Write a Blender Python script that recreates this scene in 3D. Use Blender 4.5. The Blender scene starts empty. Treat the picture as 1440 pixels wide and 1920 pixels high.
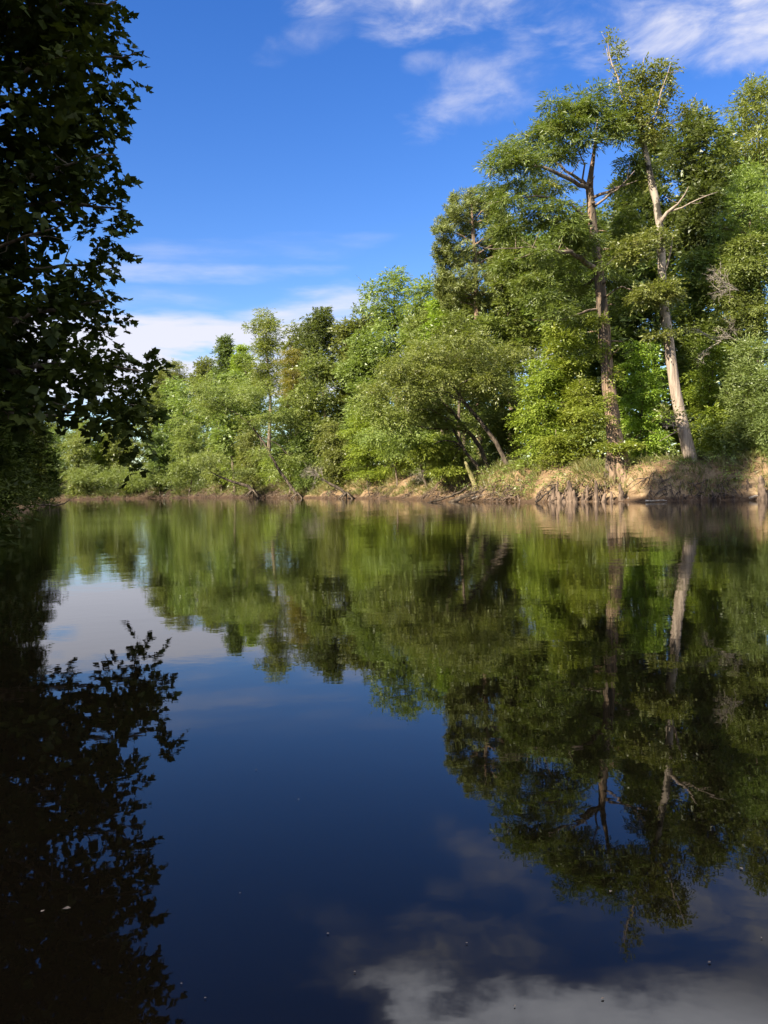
import bpy, math, random
import numpy as np
from mathutils import Vector, Matrix

S = bpy.context.scene
C = S.collection
R = math.radians
rng = np.random.default_rng(11)

# ------------------------------------------------------------------ camera
CAM_H, F_PX, PITCH, ROLL = 1.5, 1548.0, R(-1.95), R(1.6)
fwd = np.array([0, math.cos(PITCH), math.sin(PITCH)])
up0 = np.array([0, -math.sin(PITCH), math.cos(PITCH)])
rt0 = np.array([1.0, 0, 0])
rt = math.cos(ROLL) * rt0 - math.sin(ROLL) * up0
up = math.sin(ROLL) * rt0 + math.cos(ROLL) * up0
cam_d = bpy.data.cameras.new('camera')
cam = bpy.data.objects.new('camera', cam_d)
C.objects.link(cam)
m = Matrix(((rt[0], up[0], -fwd[0], 0), (rt[1], up[1], -fwd[1], 0), (rt[2], up[2], -fwd[2], CAM_H), (0, 0, 0, 1)))
cam.matrix_world = m
cam_d.sensor_fit = 'VERTICAL'
cam_d.sensor_height = 36.0
cam_d.lens = 36.0 * F_PX / 1920.0
cam_d.clip_start = 0.1
cam_d.clip_end = 5000
S.camera = cam


def W(px, py, Y):
    """the world point seen at photo pixel (px, py) standing Y metres away"""
    d = fwd * F_PX + rt * (px - 720) - up * (py - 960)
    return np.array([0, 0, CAM_H]) + d * (Y / d[1])


def mpp(Y):
    return Y / F_PX


# ------------------------------------------------------------------ light
SUN_DIR = np.array([-0.76, -0.65, 0.0])
SUN_DIR /= np.linalg.norm(SUN_DIR)
SUN_EL = R(32.5)
sun_v = np.array([SUN_DIR[0] * math.cos(SUN_EL), SUN_DIR[1] * math.cos(SUN_EL), math.sin(SUN_EL)])
sd = bpy.data.lights.new('sun', 'SUN')
sd.energy = 5.0
sd.angle = R(0.5)
sd.color = (1.0, 0.91, 0.76)
sun = bpy.data.objects.new('sun', sd)
C.objects.link(sun)
sun.rotation_mode = 'QUATERNION'
sun.rotation_quaternion = Vector(sun_v).to_track_quat('Z', 'Y')

S.view_settings.view_transform = 'Standard'
S.view_settings.look = 'None'
S.view_settings.exposure = 1.75
S.view_settings.gamma = 1.0
S.render.engine = 'CYCLES'
S.cycles.max_bounces = 6
S.cycles.diffuse_bounces = 3
S.cycles.glossy_bounces = 3
S.cycles.transmission_bounces = 2
S.cycles.transparent_max_bounces = 4
S.cycles.use_denoising = True
S.cycles.use_adaptive_sampling = True


class NT:
    """small helper to write node maths"""
    def __init__(s, tree):
        s.t = tree
        s.t.nodes.clear()

    def n(s, kind, **kw):
        nd = s.t.nodes.new(kind)
        for k, v in kw.items():
            setattr(nd, k, v)
        return nd

    def put(s, sock, v):
        if hasattr(v, 'is_linked') or isinstance(v, bpy.types.NodeSocket):
            s.t.links.new(v, sock)
        else:
            sock.default_value = v

    def m(s, op, a, b=None, c=None, clamp=False):
        nd = s.n('ShaderNodeMath', operation=op)
        nd.use_clamp = clamp
        for i, v in enumerate((a, b, c)):
            if v is not None:
                s.put(nd.inputs[i], v)
        return nd.outputs[0]

    def noise(s, vec, scale, detail=4, rough=0.5, dist=0.0):
        nd = s.n('ShaderNodeTexNoise')
        s.put(nd.inputs['Vector'], vec)
        nd.inputs['Scale'].default_value = scale
        nd.inputs['Detail'].default_value = detail
        nd.inputs['Roughness'].default_value = rough
        nd.inputs['Distortion'].default_value = dist
        return nd.outputs[0]

    def ss(s, x, lo, hi):
        nd = s.n('ShaderNodeMapRange', interpolation_type='SMOOTHSTEP')
        s.put(nd.inputs[0], x)
        nd.inputs[1].default_value = lo
        nd.inputs[2].default_value = hi
        return nd.outputs[0]

    def mix(s, f, a, b):
        nd = s.n('ShaderNodeMix', data_type='RGBA')
        s.put(nd.inputs[0], f)
        for k, v in ((6, a), (7, b)):
            if isinstance(v, tuple):
                nd.inputs[k].default_value = (*v, 1) if len(v) == 3 else v
            else:
                s.t.links.new(v, nd.inputs[k])
        return nd.outputs[2]

    def comb(s, x, y, z):
        nd = s.n('ShaderNodeCombineXYZ')
        for i, v in enumerate((x, y, z)):
            s.put(nd.inputs[i], v)
        return nd.outputs[0]


def sky():
    w = bpy.data.worlds.new('World')
    S.world = w
    w.use_nodes = True
    t = NT(w.node_tree)
    out = t.n('ShaderNodeOutputWorld')
    bg = t.n('ShaderNodeBackground')
    bg.inputs[1].default_value = 0.065
    st = t.n('ShaderNodeTexSky', sky_type='NISHITA')
    st.sun_disc = False
    st.sun_elevation = SUN_EL
    st.sun_rotation = math.atan2(SUN_DIR[0], SUN_DIR[1])
    st.air_density = 1.0
    st.dust_density = 0.25
    st.ozone_density = 2.2
    hs = t.n('ShaderNodeHueSaturation')
    hs.inputs['Saturation'].default_value = 1.36
    hs.inputs['Hue'].default_value = 0.518
    t.t.links.new(st.outputs[0], hs.inputs['Color'])
    tc = t.n('ShaderNodeTexCoord')
    sp = t.n('ShaderNodeSeparateXYZ')
    t.t.links.new(tc.outputs['Generated'], sp.inputs[0])
    x, y, z = sp.outputs
    az = t.m('ARCTAN2', x, y)
    el = t.m('ARCSINE', z)
    zz = t.m('ADD', t.m('MAXIMUM', z, 0.0), 0.10)
    u, v = t.m('DIVIDE', x, zz), t.m('DIVIDE', y, zz)
    plane = t.comb(u, v, 0.0)
    streak = t.comb(t.m('MULTIPLY', u, 0.45), t.m('MULTIPLY', v, 1.0), 3.7)
    n1 = t.noise(plane, 1.7, 9, 0.55, 0.05)
    n2 = t.noise(streak, 1.6, 8, 0.6, 0.4)
    n3 = t.noise(t.comb(t.m('MULTIPLY', az, 3.0), t.m('MULTIPLY', el, 15.0), 1.3), 2.0, 8, 0.55, 0.1)
    n4 = t.noise(t.comb(t.m('ADD', t.m('MULTIPLY', az, 4.0), t.m('MULTIPLY', el, -3.0)), t.m('ADD', t.m('MULTIPLY', el, 9.0), t.m('MULTIPLY', az, 1.4)), 5.1), 2.4, 10, 0.58, 0.35)

    def ae(px, py):
        p = W(px, py, 100.0) - np.array([0, 0, CAM_H])
        return math.atan2(p[0], p[1]), math.asin(p[2] / np.linalg.norm(p))

    def ell(px, py, wpx, hpx, tilt=0.0, raw=False):
        a0, e0 = ae(px, py)
        da, de = t.m('SUBTRACT', az, a0), t.m('SUBTRACT', el, e0)
        ct, stl = math.cos(tilt), math.sin(tilt)
        p = t.m('ADD', t.m('MULTIPLY', da, ct), t.m('MULTIPLY', de, stl))
        q = t.m('SUBTRACT', t.m('MULTIPLY', de, ct), t.m('MULTIPLY', da, stl))
        p = t.m('DIVIDE', p, wpx / F_PX)
        q = t.m('DIVIDE', q, hpx / F_PX)
        r2 = t.m('ADD', t.m('MULTIPLY', p, p), t.m('MULTIPLY', q, q))
        return r2 if raw else t.ss(r2, 1.0, 0.0)

    def cloud(px, py, wpx, hpx, tilt, nz, k, soft, op):
        """a cloud whose outline is torn by the noise"""
        r2 = ell(px, py, wpx, hpx, tilt, raw=True)
        rr = t.m('ADD', r2, t.m('MULTIPLY', t.m('SUBTRACT', nz, 0.5), -k))
        body = t.m('ADD', t.m('MULTIPLY', t.ss(nz, 0.36, 0.64), 0.5), 0.5)
        return t.m('MULTIPLY', t.m('MULTIPLY', t.ss(rr, 1.0, soft), body), op)

    parts = []
    # cloud deck overhead, starting just above the top of the view
    deck = t.m('MULTIPLY', t.ss(t.m('ADD', t.m('ADD', el, t.m('MULTIPLY', t.m('SUBTRACT', n1, 0.5), 0.30)), t.m('MULTIPLY', az, 0.03)), 0.505, 0.57),
               t.ss(t.m('ADD', az, t.m('MULTIPLY', t.m('SUBTRACT', n1, 0.5), 0.45)), -0.095, -0.02))
    parts.append(t.m('MULTIPLY', deck, t.m('ADD', t.m('MULTIPLY', t.ss(n1, 0.30, 0.54), 0.58), 0.36)))
    # thin wisps in the blue
    parts.append(cloud(900, 165, 150, 80, 0.22, n4, 3.4, -1.2, 0.62))
    parts.append(cloud(800, 118, 60, 22, 0.1, n4, 2.4, -0.6, 0.35))
    parts.append(cloud(1380, 30, 330, 92, -0.10, n4, 3.4, -0.7, 0.9))
    parts.append(cloud(1420, 92, 120, 24, -0.10, n4, 2.4, -0.5, 0.7))
    parts.append(cloud(800, -14, 330, 66, -0.04, n4, 3.0, -0.7, 0.92))
    parts.append(cloud(590, 62, 130, 34, 0.35, n4, 2.6, -0.8, 0.35))
    # low band of cloud above the trees, all round the horizon
    band = t.m('MULTIPLY', t.ss(el, 0.085, 0.120), t.ss(t.m('ADD', el, t.m('MULTIPLY', t.m('SUBTRACT', n3, 0.5), 0.05)), 0.207, 0.190))
    parts.append(t.m('MULTIPLY', t.m('MULTIPLY', band, t.ss(t.m('ADD', n3, t.m('MULTIPLY', az, -0.3)), 0.36, 0.56)), 0.96))
    parts.append(cloud(570, 582, 170, 46, 0.10, n3, 3.0, -0.6, 0.85))
    parts.append(cloud(370, 512, 240, 24, 0.02, n3, 3.0, -0.8, 0.55))
    parts.append(cloud(430, 470, 300, 30, 0.05, n3, 3.0, -0.9, 0.30))
    parts.append(cloud(670, 452, 90, 18, 0.03, n3, 3.6, -1.4, 0.28))
    parts.append(cloud(290, 560, 200, 26, 0.0, n3, 3.0, -0.8, 0.45))
    tot = parts[0]
    for p in parts[1:]:
        tot = t.m('MAXIMUM', tot, p)
    tot = t.m('MINIMUM', tot, 0.93)
    col = t.mix(tot, hs.outputs[0], t.mix(t.m('MULTIPLY', t.ss(parts[0], 0.25, 0.8), t.ss(el, 0.51, 0.58)), (4.1, 4.1, 4.6), (17.0, 17.2, 18.6)))
    t.t.links.new(col, bg.inputs[0])
    t.t.links.new(bg.outputs[0], out.inputs[0])


sky()


# ------------------------------------------------------------------ materials
def leaf_mat(name, c1, c2, trans=0.42, patch=None, gloss=0.03, gain=1.32):
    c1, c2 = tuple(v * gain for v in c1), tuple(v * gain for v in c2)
    patch = tuple(v * gain for v in patch) if patch else None
    mt = bpy.data.materials.new(name)
    mt.use_nodes = True
    t = NT(mt.node_tree)
    out = t.n('ShaderNodeOutputMaterial')
    geo = t.n('ShaderNodeNewGeometry')
    oi = t.n('ShaderNodeObjectInfo')
    ns = t.noise(geo.outputs['Position'], 0.55, 3, 0.6)
    f = t.m('ADD', t.m('MULTIPLY', geo.outputs['Random Per Island'], 0.6), t.m('MULTIPLY', t.ss(ns, 0.3, 0.7), 0.4))
    col = t.mix(f, c1, c2)
    if patch:
        n2 = t.noise(geo.outputs['Position'], 0.9, 2, 0.5)
        col = t.mix(t.m('MULTIPLY', t.ss(n2, 0.60, 0.74), 0.7), col, patch)
    hs = t.n('ShaderNodeHueSaturation')
    t.put(hs.inputs['Color'], col)
    t.put(hs.inputs['Hue'], t.m('ADD', t.m('MULTIPLY', oi.outputs['Random'], 0.034), 0.473))
    t.put(hs.inputs['Value'], t.m('ADD', t.m('MULTIPLY', oi.outputs['Random'], 0.45), 0.73))
    d = t.n('ShaderNodeBsdfDiffuse')
    tr = t.n('ShaderNodeBsdfTranslucent')
    gl = t.n('ShaderNodeBsdfGlossy')
    gl.inputs['Roughness'].default_value = 0.45
    gl.inputs['Color'].default_value = (1, 1, 1, 1)
    t.put(d.inputs[0], hs.outputs[0])
    tcol = t.n('ShaderNodeMix', data_type='RGBA', blend_type='MULTIPLY')
    tcol.inputs[0].default_value = 1
    t.put(tcol.inputs[6], hs.outputs[0])
    tcol.inputs[7].default_value = (1.15, 1.2, 0.55, 1)
    t.put(tr.inputs[0], tcol.outputs[2])
    mx = t.n('ShaderNodeMixShader')
    mx.inputs[0].default_value = trans
    t.t.links.new(d.outputs[0], mx.inputs[1])
    t.t.links.new(tr.outputs[0], mx.inputs[2])
    mg = t.n('ShaderNodeMixShader')
    mg.inputs[0].default_value = gloss
    t.t.links.new(mx.outputs[0], mg.inputs[1])
    t.t.links.new(gl.outputs[0], mg.inputs[2])
    t.t.links.new(mg.outputs[0], out.inputs[0])
    return mt


def rough_mat(name, c1, c2, scale=6.0, stretch=(1, 1, 1), bump=0.03, c3=None, lo=0.35, hi=0.65, rough=0.9):
    mt = bpy.data.materials.new(name)
    mt.use_nodes = True
    t = NT(mt.node_tree)
    out = t.n('ShaderNodeOutputMaterial')
    geo = t.n('ShaderNodeNewGeometry')
    mp = t.n('ShaderNodeMapping')
    mp.inputs['Scale'].default_value = stretch
    t.put(mp.inputs[0], geo.outputs['Position'])
    n1 = t.noise(mp.outputs[0], scale, 6, 0.6)
    n2 = t.noise(mp.outputs[0], scale * 0.23, 4, 0.6)
    col = t.mix(t.ss(n1, lo, hi), c1, c2)
    if c3:
        col = t.mix(t.ss(n2, 0.50, 0.62), col, c3)
    b = t.n('ShaderNodeBsdfPrincipled')
    b.inputs['Roughness'].default_value = rough
    b.inputs['Specular IOR Level'].default_value = 0.2
    t.put(b.inputs['Base Color'], col)
    bp = t.n('ShaderNodeBump')
    bp.inputs['Strength'].default_value = 1.0
    bp.inputs['Distance'].default_value = bump
    t.put(bp.inputs['Height'], n1)
    t.t.links.new(bp.outputs[0], b.inputs['Normal'])
    t.t.links.new(b.outputs[0], out.inputs[0])
    return mt


MAT = dict(
    oak=leaf_mat('leaf_oak', (0.080, 0.112, 0.023), (0.168, 0.205, 0.050)),
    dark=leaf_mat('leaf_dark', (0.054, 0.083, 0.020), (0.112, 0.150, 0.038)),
    bright=leaf_mat('leaf_bright', (0.115, 0.170, 0.019), (0.205, 0.262, 0.036), patch=(0.235, 0.265, 0.03)),
    olive=leaf_mat('leaf_olive', (0.096, 0.130, 0.027), (0.185, 0.220, 0.054), patch=(0.215, 0.22, 0.055)),
    grey=leaf_mat('leaf_grey', (0.090, 0.130, 0.034), (0.165, 0.205, 0.062)),
    gold=leaf_mat('leaf_gold', (0.120, 0.120, 0.012), (0.200, 0.180, 0.025)),
    cypress=leaf_mat('leaf_cypress', (0.058, 0.084, 0.014), (0.112, 0.134, 0.028), patch=(0.15, 0.145, 0.022)),
    pine=leaf_mat('needle_pine', (0.066, 0.088, 0.017), (0.135, 0.158, 0.034), trans=0.2),
    syc=leaf_mat('leaf_sycamore_shade', (0.026, 0.046, 0.009), (0.070, 0.092, 0.018), trans=0.2, gloss=0.004, gain=0.58),  # sycamore leaf darkened to hold shade, shared by the shaded left-bank foliage
    grass=leaf_mat('grass_blade', (0.085, 0.120, 0.025), (0.26, 0.215, 0.08), trans=0.3, gain=1.0),
    litter=leaf_mat('fallen_leaf', (0.045, 0.030, 0.018), (0.19, 0.125, 0.065), trans=0.1, gain=1.0),
    bark=rough_mat('bark_brown', (0.055, 0.040, 0.028), (0.19, 0.145, 0.10), 5.0, (1, 1, 0.25), 0.05),
    bark_cyp=rough_mat('bark_cypress', (0.110, 0.073, 0.046), (0.31, 0.21, 0.135), 4.0, (2.2, 2.2, 0.16), 0.14, c3=(0.09, 0.07, 0.05)),
    bark_pale=rough_mat('bark_pale', (0.185, 0.142, 0.105), (0.34, 0.27, 0.205), 4.0, (2.2, 2.2, 0.16), 0.09),
    bark_mottled=rough_mat('bark_mottled', (0.04, 0.035, 0.025), (0.28, 0.23, 0.175), 1.7, (1.3, 1.3, 0.8), 0.04, lo=0.42, hi=0.52),
    bark_dark=rough_mat('bark_dark', (0.030, 0.023, 0.017), (0.125, 0.095, 0.068), 5.0, (1, 1, 0.3), 0.06),
    bark_limb=rough_mat('bark_limb', (0.075, 0.055, 0.040), (0.23, 0.175, 0.13), 4.0, (1, 1, 0.6), 0.04),
    bark_moss=rough_mat('bark_moss', (0.085, 0.09, 0.022), (0.24, 0.20, 0.10), 3.0, (1, 1, 0.4), 0.05),
    dead=rough_mat('dead_wood', (0.15, 0.12, 0.09), (0.33, 0.285, 0.23), 6.0, (1, 1, 1), 0.02),
    wet=rough_mat('wet_wood', (0.022, 0.016, 0.012), (0.10, 0.075, 0.05), 5.0, (1, 1, 0.4), 0.03),
    knee=rough_mat('knee_bark', (0.040, 0.028, 0.020), (0.165, 0.115, 0.078), 5.0, (1, 1, 0.25), 0.04),
)


def bank_material():
    mt = bpy.data.materials.new('bank_earth')
    mt.use_nodes = True
    t = NT(mt.node_tree)
    out = t.n('ShaderNodeOutputMaterial')
    geo = t.n('ShaderNodeNewGeometry')
    sp = t.n('ShaderNodeSeparateXYZ')
    t.put(sp.inputs[0], geo.outputs['Position'])
    n1 = t.noise(geo.outputs['Position'], 1.4, 7, 0.62)
    n2 = t.noise(geo.outputs['Position'], 6.0, 6, 0.65)
    n3 = t.noise(geo.outputs['Position'], 0.35, 4, 0.6)
    sand = t.mix(t.ss(n1, 0.3, 0.7), (0.175, 0.108, 0.055), (0.30, 0.212, 0.118))
    sand = t.mix(t.m('MULTIPLY', t.ss(n2, 0.52, 0.72), 0.55), sand, (0.11, 0.065, 0.032))
    strata = t.noise(t.comb(t.m('MULTIPLY', sp.outputs[0], .25), t.m('MULTIPLY', sp.outputs[1], .25), t.m('MULTIPLY', sp.outputs[2], 3.2)), 2.2, 5, 0.65)
    sand = t.mix(t.m('MULTIPLY', t.ss(strata, 0.48, 0.62), 0.6), sand, (0.115, 0.070, 0.036))
    hollow_shade = t.ss(t.m('ADD', sp.outputs[1], t.m('MULTIPLY', t.m('SUBTRACT', n3, 0.5), 30.0)), 100.0, 114.0)  # shade under the far overhang, put into the earth colour
    sand = t.mix(t.m('MULTIPLY', hollow_shade, 0.85), sand, (0.055, 0.040, 0.024))
    wet = t.ss(t.m('ADD', sp.outputs[2], t.m('MULTIPLY', n1, 0.35)), 0.62, 0.30)
    sand = t.mix(t.m('MULTIPLY', wet, 0.85), sand, (0.055, 0.032, 0.019))
    litter = t.mix(t.ss(n2, 0.35, 0.65), (0.05, 0.036, 0.022), (0.13, 0.095, 0.05))
    zf = t.ss(t.m('ADD', sp.outputs[2], t.m('MULTIPLY', t.m('SUBTRACT', n3, 0.5), 1.6)), 1.9, 2.7)
    col = t.mix(zf, sand, litter)
    b = t.n('ShaderNodeBsdfPrincipled')
    b.inputs['Roughness'].default_value = 0.95
    b.inputs['Specular IOR Level'].default_value = 0.15
    t.put(b.inputs['Base Color'], col)
    bp = t.n('ShaderNodeBump')
    bp.inputs['Distance'].default_value = 0.3
    t.put(bp.inputs['Height'], t.m('ADD', n1, t.m('MULTIPLY', n2, 0.5)))
    t.t.links.new(bp.outputs[0], b.inputs['Normal'])
    t.t.links.new(b.outputs[0], out.inputs[0])
    return mt


def water_material():
    mt = bpy.data.materials.new('river_water')
    mt.use_nodes = True
    t = NT(mt.node_tree)
    out = t.n('ShaderNodeOutputMaterial')
    geo = t.n('ShaderNodeNewGeometry')
    pos = geo.outputs['Position']
    sp = t.n('ShaderNodeSeparateXYZ')
    t.put(sp.inputs[0], pos)
    b = t.n('ShaderNodeBsdfPrincipled')
    b.inputs['Base Color'].default_value = (0.0040, 0.0028, 0.0014, 1)
    b.inputs['Roughness'].default_value = 0.012
    b.inputs['IOR'].default_value = 1.333
    # calm water by the near bank, a little more current out in the stream
    stream = t.ss(sp.outputs[1], 2.5, 30.0)
    gust = t.ss(t.noise(t.comb(t.m('MULTIPLY', sp.outputs[0], 0.5), sp.outputs[1], 0.0), 0.10, 4, 0.6), 0.42, 0.70)
    amp = t.m('ADD', t.m('MULTIPLY', stream, 0.75), 0.16)
    amp = t.m('MULTIPLY', amp, t.m('ADD', t.m('MULTIPLY', gust, 0.9), 0.55))
    h1 = t.noise(pos, 0.9, 3, 0.5, 0.4)
    h2 = t.noise(t.comb(sp.outputs[0], t.m('MULTIPLY', sp.outputs[1], 1.6), 4.0), 3.4, 3, 0.5, 0.3)
    h3 = t.noise(t.comb(t.m('MULTIPLY', sp.outputs[0], 0.45), sp.outputs[1], 9.0), 7.0, 2, 0.5, 0.2)
    hh = t.m('MULTIPLY', t.m('ADD', t.m('ADD', h1, t.m('MULTIPLY', h2, 0.30)), t.m('MULTIPLY', h3, t.m('MULTIPLY', stream, 0.11))), amp)
    bp = t.n('ShaderNodeBump')
    bp.inputs['Strength'].default_value = 1.0
    bp.inputs['Distance'].default_value = 0.0105
    t.put(bp.inputs['Height'], hh)
    t.t.links.new(bp.outputs[0], b.inputs['Normal'])
    t.t.links.new(b.outputs[0], out.inputs[0])
    return mt


MAT['earth'] = bank_material()
MAT['water'] = water_material()


# ------------------------------------------------------------------ mesh helpers
def mesh_from(name, verts, loops, starts, mats, smooth=False, midx=None):
    verts = np.asarray(verts, np.float32).reshape(-1, 3)
    loops = np.asarray(loops, np.int32).ravel()
    starts = np.asarray(starts, np.int32).ravel()
    me = bpy.data.meshes.new(name)
    me.vertices.add(len(verts))
    me.vertices.foreach_set('co', verts.ravel())
    me.loops.add(len(loops))
    me.loops.foreach_set('vertex_index', loops)
    me.polygons.add(len(starts))
    me.polygons.foreach_set('loop_start', starts)
    if midx is not None:
        me.polygons.foreach_set('material_index', np.asarray(midx, np.int32))
    me.polygons.foreach_set('use_smooth', np.full(len(starts), smooth, bool))
    for mt in (mats if isinstance(mats, (list, tuple)) else [mats]):
        me.materials.append(mt)
    me.update(calc_edges=True)
    return me


def quads_mesh(name, verts, quads, mat, smooth=False, midx=None):
    q = np.asarray(quads, np.int32)
    return mesh_from(name, verts, q, np.arange(len(q)) * q.shape[1], mat, smooth, midx)


def obj(name, me, parent=None, loc=None, **props):
    o = bpy.data.objects.new(name, me)
    C.objects.link(o)
    if loc is not None:
        o.location = tuple(float(v) for v in loc)
    if parent is not None:
        o.parent = parent
    for k, v in props.items():
        if v is not None:
            o[k] = v
    return o


def thing(name, label, cat, loc, group=None):
    return obj(name, None, None, loc, label=label, category=cat, group=group)


def nrm(a):
    return a / np.maximum(np.linalg.norm(a, axis=-1, keepdims=True), 1e-9)


def smooth_path(pts, radii, step=0.5, rng_=None, wob=0.0):
    """Catmull-Rom resample of a polyline with radii"""
    P = np.asarray(pts, float)
    r = np.asarray(radii, float)
    n = len(P)
    out, orr = [], []
    for i in range(n - 1):
        p0, p1, p2, p3 = P[max(i - 1, 0)], P[i], P[i + 1], P[min(i + 2, n - 1)]
        k = max(1, int(np.linalg.norm(p2 - p1) / step))
        for j in range(k):
            s = j / k
            out.append(0.5 * ((2 * p1) + (-p0 + p2) * s + (2 * p0 - 5 * p1 + 4 * p2 - p3) * s * s + (-p0 + 3 * p1 - 3 * p2 + p3) * s ** 3))
            orr.append(r[i] * (1 - s) + r[i + 1] * s)
    out.append(P[-1])
    orr.append(r[-1])
    out = np.array(out)
    if rng_ is not None and wob > 0 and len(out) > 2:
        out[1:-1] += rng_.normal(0, wob, out[1:-1].shape)
    return out, np.array(orr)


class Wood:
    """collects tapered tubes into one mesh"""
    def __init__(s):
        s.v, s.q, s.mi, s.k = [], [], [], 0

    def tube(s, pts, radii, sides=6, mi=0, lump=0.0, rg=None):
        P = np.asarray(pts, float)
        r = np.asarray(radii, float)
        n = len(P)
        if n < 2:
            return
        T = np.zeros_like(P)
        T[1:-1] = P[2:] - P[:-2]
        T[0], T[-1] = P[1] - P[0], P[-1] - P[-2]
        T = nrm(T)
        ref = np.array([1.0, 0, 0]) if abs(T[:, 0]).mean() < 0.75 else np.array([0, 1.0, 0])
        A = nrm(np.cross(T, ref))
        Bv = np.cross(T, A)
        th = np.arange(sides) * 2 * math.pi / sides
        rr = np.repeat(r[:, None], sides, 1)
        if lump > 0 and rg is not None:
            rr = rr * (1 + rg.normal(0, lump, rr.shape))
        V = P[:, None, :] + rr[..., None] * (A[:, None, :] * np.cos(th)[None, :, None] + Bv[:, None, :] * np.sin(th)[None, :, None])
        V = np.concatenate([V.reshape(-1, 3), P[-1:] + T[-1:] * r[-1] * 0.6])
        i = np.arange(n - 1)[:, None] * sides
        j = np.arange(sides)[None, :]
        j2 = (j + 1) % sides
        q = np.stack([i + j, i + j2, i + sides + j2, i + sides + j], -1).reshape(-1, 4) + s.k
        tip = s.k + n * sides
        cap = np.stack([(n - 1) * sides + j[0], (n - 1) * sides + j2[0], np.full(sides, n * sides), np.full(sides, n * sides)], -1) + s.k
        s.v.append(V)
        s.q.append(q)
        s.mi += [mi] * len(q)
        s.tris = getattr(s, 'tris', [])
        s.tris.append(cap[:, :3])
        s.k += len(V)

    def mesh(s, name, mats, origin=(0, 0, 0)):
        V = np.concatenate(s.v) - np.asarray(origin, float)
        Q = np.concatenate(s.q)
        Tt = np.concatenate(s.tris)
        loops = np.concatenate([Q.ravel(), Tt.ravel()])
        starts = np.concatenate([np.arange(len(Q)) * 4, len(Q) * 4 + np.arange(len(Tt)) * 3])
        mi = s.mi + [0] * len(Tt)
        return mesh_from(name, V, loops, starts, mats, True, mi)


# leaf shapes: (verts 2D along y, polygons)
RHOMB = (np.array([(0, 0), (0.5, 0.42), (0, 1.0), (-0.5, 0.42)]), [[0, 1, 2, 3]])
TRI = (np.array([(-0.36, 0.08), (0.44, 0.34), (-0.04, 1.0)]), [[0, 1, 2]])
STAR = (np.array([(0, 0), (0.16, -0.10), (0.46, -0.02), (0.34, 0.16), (0.56, 0.42), (0.30, 0.42), (0.24, 0.60), (0, 1.0),
                  (-0.24, 0.60), (-0.30, 0.42), (-0.56, 0.42), (-0.34, 0.16), (-0.46, -0.02), (-0.16, -0.10)]),
        [[0, 1, 2, 3, 4, 5, 6, 7], [0, 7, 8, 9, 10, 11, 12, 13]])


def leaves_arrays(pos, d, nn, L, Wd, shape=RHOMB, fold=0.18):
    """pos, direction, normal arrays -> verts, loops, starts"""
    d = nrm(d)
    s = nrm(np.cross(d, nn))
    nn = np.cross(s, d)
    sv, polys = shape
    nv = len(sv)
    x = sv[:, 0][None, :, None]
    y = sv[:, 1][None, :, None]
    V = (pos[:, None, :] + d[:, None, :] * y * L[:, None, None] + s[:, None, :] * x * Wd[:, None, None]
         - nn[:, None, :] * np.abs(x) * fold * Wd[:, None, None])
    N = len(pos)
    off = (np.arange(N) * nv)[:, None]
    flat = np.concatenate([np.array(p) for p in polys])
    loops = off + flat[None, :]
    sz = np.array([len(p) for p in polys])
    st0 = np.concatenate([[0], np.cumsum(sz)[:-1]])
    starts = (np.arange(N) * sz.sum())[:, None] + st0[None, :]
    return V.reshape(-1, 3), loops.ravel(), starts.ravel()


def sprays(rg, clumps, n_sprays, k, Ls, droop=0.25, flat=0.35, shell=0.55, upb=0.25, nj=0.45):
    """clumps: array (n,5) x,y,z,rxy,rz. Returns leaf positions, directions, normals and clump index"""
    cl = np.asarray(clumps, float)
    wgt = cl[:, 3] * (cl[:, 3] + cl[:, 4])
    idx = rg.choice(len(cl), n_sprays, p=wgt / wgt.sum())
    v = rg.normal(size=(n_sprays, 3))
    v[:, 2] = v[:, 2] * 0.85 + upb
    v = nrm(v)
    rad = shell + (1.06 - shell) * np.sqrt(rg.random(n_sprays))
    # lumpy shell so that a clump is never a smooth ball
    ph = rg.random((len(cl), 3)) * 6.28
    lum = 1 + 0.22 * np.sin(3.1 * v[:, 0] + ph[idx, 0]) * np.sin(3.7 * v[:, 1] + ph[idx, 1]) + 0.14 * np.sin(6.3 * v[:, 2] + 4.9 * v[:, 0] + ph[idx, 2])
    rr = np.stack([cl[idx, 3], cl[idx, 3], cl[idx, 4]], -1)
    o = cl[idx, :3] + v * (rad * lum)[:, None] * rr
    d = v * np.array([1, 1, flat]) + rg.normal(0, 0.35, (n_sprays, 3)) * np.array([1, 1, 0.6])
    d[:, 2] -= droop
    d = nrm(d)
    n0 = nrm(np.array([0, 0, 1.0]) + v * 0.55 + rg.normal(0, 0.25, (n_sprays, 3)))
    s = nrm(np.cross(d, n0))
    n0 = np.cross(s, d)
    t = (np.arange(k) + 0.5) / k
    sgn = np.where(np.arange(k) % 2 == 0, 1.0, -1.0)
    LL = Ls * rg.uniform(0.6, 1.3, n_sprays)
    pos = o[:, None, :] + d[:, None, :] * (t[None, :] * LL[:, None])[..., None] + s[:, None, :] * (sgn[None, :] * 0.04 * LL[:, None])[..., None]
    pos[:, :, 2] -= (t[None, :] ** 2) * LL[:, None] * droop * 0.6
    ld = d[:, None, :] * (0.55 + 0.5 * t)[None, :, None] + s[:, None, :] * (sgn * 0.85 * (1.1 - t))[None, :, None]
    ld = ld + rg.normal(0, 0.28, ld.shape)
    ln = n0[:, None, :] + rg.normal(0, nj, ld.shape)
    return pos.reshape(-1, 3), ld.reshape(-1, 3), ln.reshape(-1, 3), np.repeat(idx, k)


LEAF_N = [0]


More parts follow.
